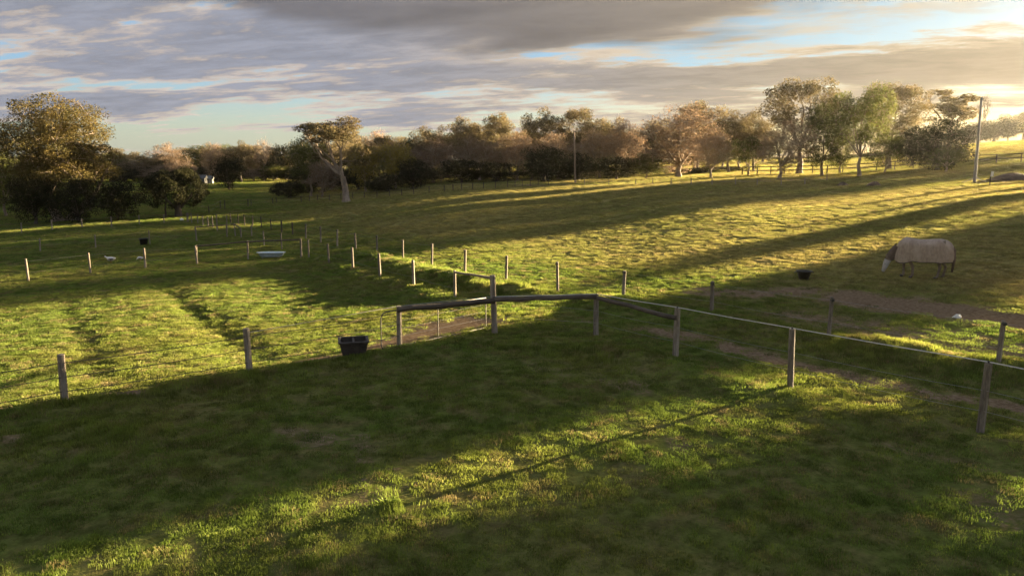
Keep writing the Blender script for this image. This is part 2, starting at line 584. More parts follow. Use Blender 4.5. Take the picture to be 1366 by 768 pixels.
M['leaf_gum'] = leaf_mat('gum_leaves', (0.105, 0.092, 0.045), (0.165, 0.128, 0.066), (0.21, 0.165, 0.095), 0.4)
M['leaf_bigtree'] = leaf_mat('golden_gum_leaves', (0.062, 0.058, 0.022), (0.105, 0.080, 0.028), (0.13, 0.10, 0.042))
M['leaf_brown'] = leaf_mat('brown_winter_leaves', (0.17, 0.115, 0.075), (0.26, 0.175, 0.115), (0.32, 0.235, 0.16), 0.42)
M['leaf_dark'] = leaf_mat('dark_evergreen_leaves', (0.022, 0.024, 0.014), (0.040, 0.040, 0.020), (0.060, 0.055, 0.026), 0.15)
M['leaf_green'] = leaf_mat('green_wattle_leaves', (0.065, 0.075, 0.025), (0.10, 0.105, 0.030), (0.13, 0.13, 0.04), 0.4)
M['leaf_yellow'] = leaf_mat('yellow_willow_leaves', (0.20, 0.16, 0.035), (0.27, 0.21, 0.05), (0.25, 0.2, 0.06), 0.35)


def ground_colour(t, pos):
    n1 = t.noise(pos, 0.16, 3, 0.55)
    n2 = t.noise(pos, 1.3, 4, 0.6)
    n3 = t.noise(pos, 9.0, 4, 0.65)
    return n1, n2, n3


def make_ground_mat():
    m, t = new_mat('pasture_ground')
    pos = t.n('ShaderNodeNewGeometry').outputs['Position']
    n1, n2, n3 = ground_colour(t, pos)
    g = t.mix(t.sstep(n1, 0.35, 0.65), (0.105, 0.125, 0.030), (0.140, 0.135, 0.040))
    g = t.mix(t.sstep(n2, 0.42, 0.70), g, (0.15, 0.125, 0.05))
    dry = t.n('ShaderNodeAttribute', attribute_name='dry').outputs['Fac']
    g = t.mix(t.m('MULTIPLY', dry, t.sstep(n2, 0.3, 0.6, 0.5, 0.95)), g, (0.27, 0.22, 0.08))
    g = t.mix(t.sstep(n3, 0.40, 0.75, 0.0, 0.8), g, (0.075, 0.08, 0.022))
    dirt = t.n('ShaderNodeAttribute', attribute_name='dirt').outputs['Fac']
    n5 = t.noise(pos, 3.2, 6, 0.7)
    g = t.n('ShaderNodeVectorMath', {0: g, 'Scale': t.sstep(n5, 0.33, 0.62, 0.66, 1.15)}, operation='SCALE').outputs[0]
    soil = t.mix(t.sstep(n3, 0.35, 0.7), (0.14, 0.094, 0.055), (0.25, 0.18, 0.115))
    f = t.sstep(t.m('ADD', dirt, t.m('MULTIPLY', t.m('SUBTRACT', n3, 0.5), 0.6)), 0.25, 0.65)
    col = t.mix(f, g, soil)
    n4 = t.noise(pos, 30.0, 3, 0.7)
    h = t.m('ADD', t.m('MULTIPLY', n3, 1.0), t.m('MULTIPLY', n4, 0.35))
    bp = t.n('ShaderNodeBump', {'Strength': 0.8, 'Distance': 0.05, 'Height': h}).outputs[0]
    d = t.n('ShaderNodeBsdfDiffuse', {'Color': col, 'Roughness': 1.0, 'Normal': bp})
    out_surface(t, d.outputs[0])
    return m


def make_grass_mat():
    m, t = new_mat('pasture_grass_blades')
    pos = t.n('ShaderNodeNewGeometry').outputs['Position']
    n1, n2, n3 = ground_colour(t, pos)
    g = t.mix(t.sstep(n1, 0.35, 0.65), (0.125, 0.185, 0.028), (0.170, 0.195, 0.034))
    g = t.mix(t.sstep(n2, 0.50, 0.72, 0.0, 0.5), g, (0.20, 0.18, 0.055))
    dry = t.n('ShaderNodeAttribute', attribute_name='dry', attribute_type='INSTANCER').outputs['Fac']
    g = t.mix(t.m('MULTIPLY', dry, 0.75), g, (0.30, 0.245, 0.085))
    r = t.n('ShaderNodeObjectInfo').outputs['Random']
    g = t.mix(t.sstep(r, 0.78, 0.96, 0.0, 0.85), g, (0.17, 0.125, 0.06))
    n5 = t.noise(pos, 3.2, 6, 0.7)
    g = t.n('ShaderNodeVectorMath', {0: g, 'Scale': t.sstep(n5, 0.36, 0.60, 0.76, 1.12)}, operation='SCALE').outputs[0]
    g = t.n('ShaderNodeVectorMath', {0: g, 'Scale': t.sstep(r, 0.0, 0.8, 0.55, 1.32)}, operation='SCALE').outputs[0]
    d = t.n('ShaderNodeBsdfDiffuse', {'Color': g})
    tr = t.n('ShaderNodeBsdfTranslucent', {'Color': g})
    s = t.n('ShaderNodeMixShader', {0: 0.5, 1: d.outputs[0], 2: tr.outputs[0]})
    gl = t.n('ShaderNodeBsdfGlossy', {'Color': (0.6, 0.6, 0.4), 'Roughness': 0.5})
    s = t.n('ShaderNodeMixShader', {0: 0.03, 1: s.outputs[0], 2: gl.outputs[0]})
    out_surface(t, s.outputs[0])
    return m


M['ground'] = make_ground_mat()
M['grass'] = make_grass_mat()


# ------------------------------------------------------------------ ground sheet
def build_ground():
    ang = np.concatenate([np.arange(-180, -44, 4.0), np.arange(-44, 44.01, 0.21), np.arange(48, 180, 4.0)])
    ang = np.radians(ang)
    rad = [3.0]
    while rad[-1] < 2500:
        rad.append(rad[-1] * (1.0105 if rad[-1] < 160 else 1.03))
    rad = np.array(rad)
    A, R = np.meshgrid(ang, rad)
    x = R * np.sin(A); y = R * np.cos(A)
    z = zfull(x, y)
    na, nr = len(ang), len(rad)
    v = np.stack([x, y, z], -1).reshape(-1, 3)
    i = np.arange(nr - 1)[:, None]; j = np.arange(na)[None, :]
    j2 = (j + 1) % na
    f = np.stack([i * na + j, i * na + j2, (i + 1) * na + j2, (i + 1) * na + j], -1).reshape(-1, 4)
    # inner disc as quads that share the centre vertex
    c = len(v)
    v = np.vstack([v, [[0, 0, float(zfull(0.0, 0.0))]]])
    jj = np.arange(0, na - 1, 2)
    disc = np.stack([np.full(len(jj), c), (jj + 2) % na, jj + 1, jj], -1)
    f = np.vstack([f[:, ::-1], disc])
    me = mesh_np('pasture', v, f, M['ground'], True)
    at = me.attributes.new('dirt', 'FLOAT', 'POINT')
    at.data.foreach_set('value', dirt_mask(v[:, 0], v[:, 1]).astype(np.float32))
    at = me.attributes.new('dry', 'FLOAT', 'POINT')
    at.data.foreach_set('value', dry_mask(v[:, 0], v[:, 1]).astype(np.float32))
    o = obj('ground', me)
    tag(o, kind='structure')
    return o


build_ground()


# ------------------------------------------------------------------ grass (nobody could count it): points with instanced tufts
def tuft_mesh(seed, nb, rad, h0, h1, wid):
    rnd = np.random.RandomState(seed)
    V = []; F = []
    for i in range(nb):
        a = rnd.uniform(0, 2 * pi); r = rad * sqrt(rnd.uniform())
        bx, by = r * cos(a), r * sin(a)
        h = rnd.uniform(h0, h1) * (1.15 - 0.5 * r / rad)
        la = rnd.uniform(0, 2 * pi); ln = h * rnd.uniform(0.15, 0.9)
        wa = rnd.uniform(0, pi); wx, wy = cos(wa) * wid / 2, sin(wa) * wid / 2
        b = len(V)
        mx, my = bx + cos(la) * ln * 0.35, by + sin(la) * ln * 0.35
        V += [(bx - wx, by - wy, -0.02), (bx + wx, by + wy, -0.02), (mx + wx * .8, my + wy * .8, h * 0.6), (mx - wx * .8, my - wy * .8, h * 0.6),
              (bx + cos(la) * ln, by + sin(la) * ln, h)]
        F += [(b, b + 1, b + 2, b + 3), (b + 3, b + 2, b + 4)]
    return mesh_np('grass_tuft', V, F, M['grass'])


tufts = []
for i in range(5):
    to = bpy.data.objects.new('grass_tuft', tuft_mesh(40 + i, 130, 0.19, 0.018, 0.05, 0.006))
    tufts.append(to)


def scatter(seed, r0, r1, dens, az=radians(41)):
    """points with density dens(r) per square metre in the sector in front of the camera"""
    rnd = np.random.RandomState(seed)
    pts = []
    r = r0
    while r < r1:
        rn = min(r * 1.06, r1)
        area = az * (rn * rn - r * r)
        n = rnd.poisson(area * dens((r + rn) / 2))
        a = rnd.uniform(-az, az, n)
        rr = np.sqrt(rnd.uniform(r * r, rn * rn, n))
        pts.append(np.stack([rr * np.sin(a), rr * np.cos(a)], -1))
        r = rn
    return np.vstack(pts)


def build_grass():
    p = scatter(3, 6.0, 300.0, lambda r: 30.0 if r < 24 else 30.0 * (24 / r) ** 1.55)
    x, y = p[:, 0], p[:, 1]
    d = dirt_mask(x, y); lu = lush_mask(x, y)
    rnd = np.random.RandomState(5)
    thin = np.clip(0.20 + 1.6 * vnoise(x / 0.9, y / 0.9, 31) + 1.2 * vnoise(x / 0.28, y / 0.28, 32) + 0.9, 0.12, 1)
    keep = rnd.uniform(size=len(x)) < np.maximum(thin * np.clip(1.08 - 1.25 * d, 0.0, 1), 0)
    x, y, lu = x[keep], y[keep], lu[keep]
    r = np.hypot(x, y)
    z = zfull(x, y)
    sc_xy = np.clip(0.75 + r / 42, 0.9, 6.5) * rnd.uniform(0.75, 1.3, len(x))
    hh = np.clip(0.75 + 1.0 * (vnoise(x / 1.7, y / 1.7, 33) + 0.5) * (vnoise(x / 0.5, y / 0.5, 34) + 0.7), 0.6, 2.0)
    hh = 1 + (hh - 1) * np.clip(1.5 - r / 25, 0.12, 1)
    sc_z = np.where(r < 26, np.clip(1.15 - r / 90, 0.86, 1.0), 0.78 + r / 190) * hh * rnd.uniform(0.8, 1.2, len(x)) * (1 + 1.5 * lu)
    me = bpy.data.meshes.new('grass_points')
    me.vertices.add(len(x))
    me.vertices.foreach_set('co', np.stack([x, y, z], -1).astype(np.float32).ravel())
    a = me.attributes.new('tuft_scale', 'FLOAT_VECTOR', 'POINT')
    a.data.foreach_set('vector', np.stack([sc_xy, sc_xy, sc_z], -1).astype(np.float32).ravel())
    a = me.attributes.new('tuft_turn', 'FLOAT_VECTOR', 'POINT')
    a.data.foreach_set('vector', np.stack([rnd.uniform(-.15, .15, len(x)), rnd.uniform(-.15, .15, len(x)), rnd.uniform(0, 6.28, len(x))], -1).astype(np.float32).ravel())
    a = me.attributes.new('dry', 'FLOAT', 'POINT')
    a.data.foreach_set('value', dry_mask(x, y).astype(np.float32))
    me.update()
    o = obj('grass', me)
    tag(o, 'short green pasture grass growing over the paddocks', 'grass', kind='stuff')
    ng = bpy.data.node_groups.new('grass_tufts_on_points', 'GeometryNodeTree')
    ng.interface.new_socket('Geometry', in_out='INPUT', socket_type='NodeSocketGeometry')
    ng.interface.new_socket('Geometry', in_out='OUTPUT', socket_type='NodeSocketGeometry')
    N = ng.nodes; L = ng.links
    gi = N.new('NodeGroupInput'); go = N.new('NodeGroupOutput')
    g2i = N.new('GeometryNodeGeometryToInstance')
    for to in tufts[::-1]:
        oi = N.new('GeometryNodeObjectInfo'); oi.inputs['Object'].default_value = to
        oi.inputs['As Instance'].default_value = True
        L.new(oi.outputs['Geometry'], g2i.inputs[0])
    # the object infos are already instances: join keeps them as five instances
    jn = N.new('GeometryNodeJoinGeometry')
    N.remove(g2i)
    for nd in [n for n in N if n.bl_idname == 'GeometryNodeObjectInfo']:
        L.new(nd.outputs['Geometry'], jn.inputs[0])
    iop = N.new('GeometryNodeInstanceOnPoints')
    iop.inputs['Pick Instance'].default_value = True
    L.new(gi.outputs[0], iop.inputs['Points'])
    L.new(jn.outputs[0], iop.inputs['Instance'])
    for nm, sock in (('tuft_scale', 'Scale'), ('tuft_turn', 'Rotation')):
        at = N.new('GeometryNodeInputNamedAttribute'); at.data_type = 'FLOAT_VECTOR'
        at.inputs['Name'].default_value = nm
        if sock == 'Rotation':
            e = N.new('FunctionNodeEulerToRotation')
            L.new(at.outputs['Attribute'], e.inputs[0]); L.new(e.outputs[0], iop.inputs[sock])
        else:
            L.new(at.outputs['Attribute'], iop.inputs[sock])
    L.new(iop.outputs[0], go.inputs[0])
    md = o.modifiers.new('grass_tufts', 'NODES'); md.node_group = ng
    print('grass tufts', len(x))
    return o


build_grass()
# weeds: one broad leafy clump in the sunlit stripe is built with the small things below


# ------------------------------------------------------------------ trees
def limb(mb, p0, p1, r0, r1, rnd, seg=5, bend=0.12, sides=6):
    p0 = Vector(p0); p1 = Vector(p1)
    L = (p1 - p0).length
    off = Vector((rnd.uniform(-1, 1), rnd.uniform(-1, 1), rnd.uniform(-0.3, 0.9))) * L * bend
    pts = []; rad = []
    for i in range(seg + 1):
        t = i / seg
        q = p0.lerp(p1, t) + off * (4 * t * (1 - t)) * (1 if i not in (0, seg) else 0)
        if 0 < i < seg:
            q += Vector((rnd.uniform(-1, 1), rnd.uniform(-1, 1), rnd.uniform(-1, 1))) * L * 0.02
        pts.append(q); rad.append(r0 + (r1 - r0) * t)
    mb.tube(pts, rad, sides, cap=False)
    return pts, rad


def leaf_quads(centers, radii, counts, size, rs, hollow=0.35, flat=1.0, elong=0.55, droop=0.0):
    cs = []; 
    for c, r, n in zip(centers, radii, counts):
        d = rs.normal(size=(n, 3)); d /= np.linalg.norm(d, axis=1)[:, None]
        rr = (hollow + (1 - hollow) * rs.uniform(size=n)) ** 0.6
        q = d * rr[:, None] * np.array(r)
        # uneven outline
        q *= (1 + 0.28 * np.sin(d[:, 0] * 5 + c[0] * 3) * np.cos(d[:, 1] * 4 + c[1]))[:, None]
        q[:, 2] -= droop * rs.uniform(size=n) ** 2 * r[2]
        cs.append(np.array(c) + q)
    P = np.vstack(cs); n = len(P)
    a = rs.normal(size=(n, 3)); a /= np.linalg.norm(a, axis=1)[:, None]
    b = rs.normal(size=(n, 3)); b -= a * (a * b).sum(1)[:, None]; b /= np.linalg.norm(b, axis=1)[:, None]
    s = size * rs.uniform(0.55, 1.35, n)[:, None]
    a = a * s * 0.5; b = b * s * 0.5 * elong
    V = np.stack([P - a, P + b, P + a, P - b], 1).reshape(-1, 3)
    F = np.arange(n * 4).reshape(-1, 4)
    return V, F


def tree_meshes(name, seed, H, crown, n_clump, clump_r, n_leaf, leaf_size, bark, leaf, fork=0.3, lean=(0, 0), trunk_r=0.28,
                clump_flat=0.7, twigs=10, n_limb=None, fill=0.5, sides=6, low_limit=None, droop=0.0, extra=None, n_trunks=1, hollow=0.35):
    """crown = (cx, cy, cz, rx, ry, rz) in metres. Returns (trunk mesh, crown mesh)."""
    rnd = random.Random(seed); rs = np.random.RandomState(seed)
    cx, cy, cz, rx, ry, rz = crown
    cen = []; rads = []
    tries = 0
    while len(cen) < n_clump and tries < 5000:
        tries += 1
        d = Vector((rnd.gauss(0, 1), rnd.gauss(0, 1), rnd.gauss(0.15, 1))).normalized()
        k = rnd.uniform(fill, 1.0)
        p = Vector((cx + d.x * rx * k, cy + d.y * ry * k, cz + d.z * rz * k))
        if low_limit and p.z < low_limit: continue
        r = clump_r * rnd.uniform(0.65, 1.35)
        if any((p - q).length < (r + s[0]) * 0.48 for q, s in zip(cen, rads)): continue
        cen.append(p); rads.append((r, r, r * clump_flat))
    if extra:
        for e in extra:
            cen.append(Vector(e[:3])); rads.append((e[3], e[3], e[3] * clump_flat))
    mb = MB()
    tops = []
    fz = H * fork
    for k in range(n_trunks):
        bx = 0 if n_trunks == 1 else rnd.uniform(-1, 1) * H * 0.05
        by = 0 if n_trunks == 1 else rnd.uniform(-1, 1) * H * 0.05
        tx = lean[0] * fork + (bx * 3 if n_trunks > 1 else 0); ty = lean[1] * fork + (by * 3 if n_trunks > 1 else 0)
        mb.tube([(bx, by, -0.4), (bx, by, 0.0), (bx + tx * .1, by + ty * .1, 0.35), (bx + tx * 0.5, by + ty * 0.5 + 0.02 * H, fz * 0.55), (bx + tx, by + ty, fz)],
                [trunk_r * 1.7, trunk_r * 1.45, trunk_r * 1.05, trunk_r * 0.9, trunk_r * 0.75], 9, cap=False, irregular=0.12, seed=seed + k)
        tops.append(Vector((bx + tx, by + ty, fz)))
    nodes = [(t, trunk_r * 0.75) for t in tops]
    order = sorted(range(len(cen)), key=lambda i: (cen[i] - tops[0]).length)
    # main limbs go to a few far clumps, the rest branch off the nearest limb point
    nl = n_limb or max(4, n_clump // 6)
    step = max(1, len(order) // nl)
    mains = order[::-1][::step][:nl]
    for i in mains + [j for j in order if j not in mains]:
        c = cen[i]
        if i in mains:
            src, r = nodes[rnd.randrange(len(tops))]
            r0 = r * 0.62
            sg = 6
        else:
            src, r = min(nodes, key=lambda nr: (nr[0] - c).length + (4 if nr[0].z > c.z + 0.3 else 0))
            r0 = max(min(r * 0.6, trunk_r * 0.28), trunk_r * 0.07)
            sg = 4
        pts, rad = limb(mb, src, c, r0, max(0.02, trunk_r * 0.06), rnd, sg, 0.13, sides if r0 > 0.05 else 4)
        nodes += [(p, q) for p, q in zip(pts[2:-1], rad[2:-1])]
        for k in range(twigs):
            d = Vector((rnd.gauss(0, 1), rnd.gauss(0, 1), rnd.gauss(0.3, 0.8))).normalized()
            e = c + Vector((d.x * rads[i][0], d.y * rads[i][1], d.z * rads[i][2] * 1.2)) * rnd.uniform(0.6, 1.25)
            s = pts[rnd.randrange(max(0, len(pts) - 3), len(pts))]
            mb.tube([s, s.lerp(e, 0.5) + Vector((0, 0, 0.05)), e], [0.02 + trunk_r * 0.03, 0.018, 0.010], 3, cap=False)
    tm = mb.mesh(name + '_trunk', M[bark], True)
    vol = np.array([r[0] ** 2 for r in rads]); cnt = (vol / vol.sum() * n_leaf).astype(int) + 1
    cnt = (cnt * rs.uniform(0.6, 1.4, len(cnt))).astype(int) + 1
    V, F = leaf_quads([tuple(c) for c in cen], rads, cnt, leaf_size, rs, hollow=hollow, droop=droop)
    cm = mesh_np(name + '_crown', V, F, M[leaf])
    xs = V[:, 0]
    return tm, cm, float(np.percentile(V[:, 2], 99.7)), float(np.percentile(xs, 99) - np.percentile(xs, 1))


def place_tree(kind, variant, x, y, H, W, label, cat, rz=0.0, group=None, sink=0.0):
    tm, cm, h0, w0 = variant
    t = empty(kind, (x, y, float(zbase(x, y)) - sink), rz, label, cat, group)
    s = H / h0; sw = W / w0
    t.scale = (sw, sw, s)
    if tm: obj('trunk', tm, t)
    obj('crown', cm, t)
    return t


V = {}
for k in range(3):
    V['gum%d' % k] = tree_meshes('gum', 100 + k, 13, (0, 0, 8.3, 4.3, 4.3, 4.5), 46, 1.15, 15000, 0.23, 'bark_pale', 'leaf_gum', 0.26, (0.5 * (k - 1), 0.3), 0.24, 0.85, 9, low_limit=3.2, fill=0.4)
    V['brown%d' % k] = tree_meshes('winter', 200 + k, 10, (0, 0, 5.6, 4.6, 4.4, 4.3), 54, 1.2, 9500, 0.18, 'bark_brown', 'leaf_brown', 0.16, (0.4, 0), 0.24, 0.85, 14, low_limit=1.3, fill=0.3)
    V['dark%d' % k] = tree_meshes('evergreen', 300 + k, 7, (0, 0, 3.7, 3.5, 3.5, 3.3), 48, 1.2, 14000, 0.22, 'bark_dark', 'leaf_dark', 0.15, (0, 0), 0.22, 0.85, 3, fill=0.3, low_limit=0.6)
for k in range(2):
    V['green%d' % k] = tree_meshes('wattle', 400 + k, 9, (0, 0, 5.2, 3.6, 3.6, 3.8), 40, 1.1, 12000, 0.21, 'bark_brown', 'leaf_green', 0.2, (0.3, 0), 0.2, 0.8, 5, fill=0.35, low_limit=1.2, droop=0.5)
V['umbrella'] = tree_meshes('umbrella', 500, 13, (0, 0, 8.8, 5.0, 5.0, 4.0), 48, 1.15, 15000, 0.23, 'bark_pale', 'leaf_gum', 0.22, (-0.8, 0), 0.3, 0.8, 9, fill=0.5, low_limit=4.8)
V['bare'] = tree_meshes('bare', 510, 9, (0, 0, 6.2, 2.0, 2.0, 2.8), 22, 0.9, 260, 0.16, 'bark_brown', 'leaf_brown', 0.3, (0.2, 0), 0.15, 1.2, 26)
V['yellow'] = tree_meshes('willow', 520, 9, (0, 0, 5.4, 3.2, 3.2, 3.4), 26, 1.1, 8000, 0.26, 'bark_brown', 'leaf_yellow', 0.2, (0, 0), 0.2, 1.0, 5, fill=0.4, droop=0.6)
V['open'] = tree_meshes('open', 530, 13, (0, 0, 8.4, 2.7, 2.7, 4.6), 40, 0.6, 5600, 0.24, 'bark_brown', 'leaf_gum', 0.4, (0.2, 0), 0.18, 0.85, 9, fill=0.15, low_limit=4.0)


def tree_px(kind, var, px, d, top, wpx, label, cat='tree', group=None, rz=None):
    x, y = at_depth(px, d)
    H = height_for(px, x, y, top)
    dep = y * CP + (CAM_Z - float(zbase(x, y))) * SP
    W = wpx / FPX * dep
    return place_tree(kind, V[var], x, y, H, W, label, cat, rz if rz is not None else random.uniform(0, 6.28), group)


# the big gum on the left, built for itself
bx_, by_ = at_depth(84, 86)
bH = height_for(84, bx_, by_, 128)
V['big'] = tree_meshes('big_gum', 611, 15, (0, 0, 8.8, 5.3, 5.3, 5.9), 120, 1.25, 70000, 0.17, 'bark_pale', 'leaf_bigtree', 0.16, (0.3, 0), 0.42, 0.82, 3,
                       fill=0.25, low_limit=3.8, n_limb=9, n_trunks=2)
place_tree('gum_tree', V['big'], bx_, by_, bH, 134 / FPX * 87, 'largest tree, broad golden green gum at the far left above dark shrubs', 'tree', 0.4)
# the umbrella shaped gum in the middle left
ux, uy = at_depth(462, 104)
uH = height_for(462, ux, uy, 157)
V['mid'] = tree_meshes('umbrella_gum', 622, 12, (-1.2, 0, 9.9, 4.0, 3.6, 1.7), 24, 1.1, 13000, 0.2, 'bark_brown', 'leaf_gum', 0.30, (-0.9, 0), 0.34, 0.55, 9,
                       fill=0.35, n_limb=8, low_limit=8.4, extra=[(1.6, 0.3, 5.6, 1.0), (-2.6, 0.2, 6.4, 0.8), (2.1, -0.6, 7.0, 0.9), (-0.6, 1.0, 5.4, 0.7)])
place_tree('gum_tree', V['mid'], ux, uy, uH, 88 / FPX * 104, 'umbrella topped gum with bare pale limbs standing alone in mid paddock', 'tree', 0.0)
# the flat cypress dome beside it
def dome_meshes():
    rnd = random.Random(633); rs = np.random.RandomState(633)
    cen = [(0, 0, 2.75)]; rad = [(3.75, 3.3, 2.35)]; cnt = [20000]
    for k in range(46):          # lumps over the dome, a ragged skirt below
        a = rnd.uniform(0, 2 * pi); e = rnd.uniform(-.25, 1.2)
        cen.append((3.45 * cos(a) * cos(e), 3.05 * sin(a) * cos(e), 2.75 + 2.2 * sin(e)))
        q = rnd.uniform(.45, .85); rad.append((q, q, q * .7)); cnt.append(520)
    Vv, Ff = leaf_quads(cen, rad, cnt, 0.15, rs, hollow=.72)
    keep = Vv.reshape(-1, 4, 3)[:, 0, 2] > 1.25 + .25 * np.sin(Vv.reshape(-1, 4, 3)[:, 0, 0] * 3)
    Vv = Vv.reshape(-1, 4, 3)[keep].reshape(-1, 3); Ff = np.arange(len(Vv)).reshape(-1, 4)
    cm = mesh_np('cypress_crown', Vv, Ff, M['leaf_dark'])
    mb = MB()
    mb.tube([(0, 0, -.4), (0, 0, 0), (.05, 0, .8), (0, 0, 2.6)], [.55, .5, .38, .3], 9, False, .12, 3)
    mb.tube([(.02, 0, .7), (.9, .1, 1.6), (1.9, .2, 2.6)], [.22, .18, .1], 7, False)
    mb.tube([(0, 0, .7), (-.9, -.1, 1.6), (-2.0, -.1, 2.5)], [.2, .16, .1], 7, False)
    mb.tube([(-1.5, .2, -.3), (-1.5, .2, .9), (-1.3, .2, 2.2)], [.13, .11, .08], 6, False)
    return mb.mesh('cypress_trunk', M['bark_dark'], True), cm, 5.1, 8.1


V['dome'] = dome_meshes()
tree_px('cypress_tree', 'dome', 238, 88, 227, 84, 'low wide dark cypress dome on a thick trunk, right of the big gum', rz=0.3)
V['dome2'] = V['dome']
TREES = [
    # kind, variant, px, distance, top row, width px, label
    ('shrub', 'dark0', 158, 84, 241, 56, 'rounded black green shrub tree at the right foot of the big gum'),
    ('shrub', 'dark1', 105, 83, 236, 60, 'dark leafy shrub under the middle of the big gum'),
    ('shrub', 'dark2', 48, 83, 232, 60, 'dark ragged shrub under the left side of the big gum'),
    ('gum_tree', 'green0', 8, 96, 196, 60, 'half hidden tree cut by the left edge behind the big gum'),
    ('shrub', 'dark0', 16, 150, 226, 60, 'dark low tree at the left edge, far behind the big gum'),
    ('cypress_tree', 'brown2', 245, 190, 211, 38, 'brownish tree crown rising just behind the cypress dome'),
    ('cypress_tree', 'dark2', 306, 165, 207, 38, 'small round dark tree on a thin trunk, alone in the far green paddock'),
    ('pine_tree', 'dark0', 551, 118, 212, 42, 'small round black pine before the treeline, right of the umbrella gum'),
    ('shrub', 'dark1', 517, 120, 232, 52, 'low black shrub beside the small round pine'),
    ('shrub', 'dark2', 500, 122, 241, 26, 'tiny dark bush left of the low black shrub'),
    ('bare_tree', 'bare', 352, 230, 183, 26, 'leafless twiggy tree standing above the far left treeline'),
    ('willow_tree', 'yellow', 488, 126, 188, 42, 'yellow leaved tree right behind the umbrella gum'),
    ('willow_tree', 'yellow', 528, 128, 186, 48, 'second yellow leaved tree, above the small round pine'),
    ('willow_tree', 'green1', 415, 128, 185, 56, 'green gold tree with hanging leaves left of the umbrella gum'),
    ('winter_tree', 'brown0', 430, 124, 214, 50, 'brown twiggy tree low behind the umbrella gum trunk'),
    # middle treeline
    ('winter_tree', 'brown1', 578, 140, 186, 66, 'brown leaved tree behind the small round pine'),
    ('gum_tree', 'gum0', 622, 150, 157, 46, 'tall thin gum, first to stick out above the middle treeline'),
    ('winter_tree', 'brown2', 640, 136, 180, 66, 'pinkish brown winter tree left of centre in the treeline'),
    ('gum_tree', 'gum1', 664, 152, 152, 54, 'gum with two small domed heads left of the brown pole'),
    ('winter_tree', 'brown0', 690, 134, 176, 60, 'pinkish brown tree standing next to the dark clump left of the brown pole'),
    ('gum_tree', 'gum2', 722, 150, 145, 66, 'tall gum just left of the brown pole'),
    ('gum_tree', 'umbrella', 772, 152, 145, 66, 'tall gum with a flat cloud like head right above the brown pole'),
    ('winter_tree', 'brown1', 745, 136, 178, 62, 'brown leafy tree behind the brown pole'),
    ('winter_tree', 'brown2', 800, 136, 172, 62, 'brown tree right of the brown pole'),
    ('gum_tree', 'gum0', 812, 154, 158, 46, 'narrow gum peeping out right of the cloud headed gum'),
    ('winter_tree', 'brown0', 838, 134, 158, 66, 'reddish brown tree left of the widest brown tree'),
    ('winter_tree', 'brown1', 905, 120, 141, 118, 'widest brown leaved tree with spreading crown right of centre'),
    ('gum_tree', 'gum1', 930, 150, 137, 74, 'dark topped gum rising behind the widest brown tree'),
    ('shrub', 'dark0', 726, 124, 196, 62, 'dark bushy evergreen left of the brown pole'),
    ('shrub', 'dark1', 772, 126, 204, 46, 'dark evergreen right behind the brown pole'),
    ('shrub', 'dark2', 822, 124, 208, 60, 'dark spreading evergreen below the reddish brown tree'),
    ('shrub', 'dark0', 662, 126, 216, 60, 'dark evergreen thicket below the two headed gum'),
    ('shrub', 'dark2', 616, 128, 212, 56, 'dark evergreen at the left end of the middle treeline'),
    ('shrub', 'green0', 862, 122, 204, 50, 'green bush at the left foot of the widest brown tree'),
    ('winter_tree', 'brown2', 948, 112, 176, 56, 'drooping golden brown tree at the right foot of the widest brown tree'),
    # right clump
    ('gum_tree', 'gum2', 972, 134, 148, 62, 'grey green gum between the widest brown tree and the right clump'),
    ('gum_tree', 'gum0', 1005, 138, 150, 56, 'gum behind the forked low tree, left of the tallest pair'),
    ('wattle_tree', 'green1', 998, 116, 182, 54, 'green low tree at the left end of the right clump'),
    ('gum_tree', 'umbrella', 1066, 122, 106, 104, 'tallest gum with a domed crown left in the right clump'),
    ('winter_tree', 'brown0', 1040, 106, 160, 84, 'dark limbed forked tree in front of the tallest gum'),
    ('gum_tree', 'green0', 1096, 112, 138, 62, 'slim green gum between the tallest gum and the dense one'),
    ('gum_tree', 'green1', 1146, 104, 114, 88, 'dense dark green gum with a thick trunk, middle of the right clump'),
    ('gum_tree', 'umbrella', 1186, 120, 112, 84, 'open crowned gum at the right end of the tall clump'),
    ('wattle_tree', 'green0', 1120, 116, 170, 44, 'small yellow green tree filling under the right clump'),
    ('wattle_tree', 'green1', 1180, 108, 180, 46, 'low green tree under the right side of the clump'),
    ('pine_tree', 'dark1', 1250, 106, 158, 84, 'broad dark evergreen standing left of the grey pole'),
    ('wattle_tree', 'dark2', 1216, 122, 166, 56, 'dark tree joining the clump to the broad evergreen'),
    ('gum_tree', 'open', 1266, 150, 119, 62, 'open tiered tree sticking up behind the broad dark evergreen'),
    ('bare_tree', 'bare', 1307, 260, 124, 18, 'thin leafless tree just behind the top of the grey pole'),
    ('shrub', 'green1', 1262, 102, 196, 50, 'low twiggy bush under the broad dark evergreen'),
    ('evergreen_tree', 'dark0', 1326, 290, 160, 62, 'round dark tree on the hill right of the grey pole'),
    ('evergreen_tree', 'dark1', 1296, 270, 166, 44, 'dark tree on the hill directly behind the grey pole'),
    ('gum_tree', 'gum1', 1364, 330, 150, 60, 'hazy gum on the hill at the right edge'),
    ('gum_tree', 'gum2', 1344, 340, 164, 50, 'pale hazy tree between hill top trees near the right edge'),
]
random.seed(11)
for k, v, px, d, top, wp, lab in TREES:
    tree_px(k, v, px, d, top, wp, lab, 'shrub' if k == 'shrub' else 'tree')

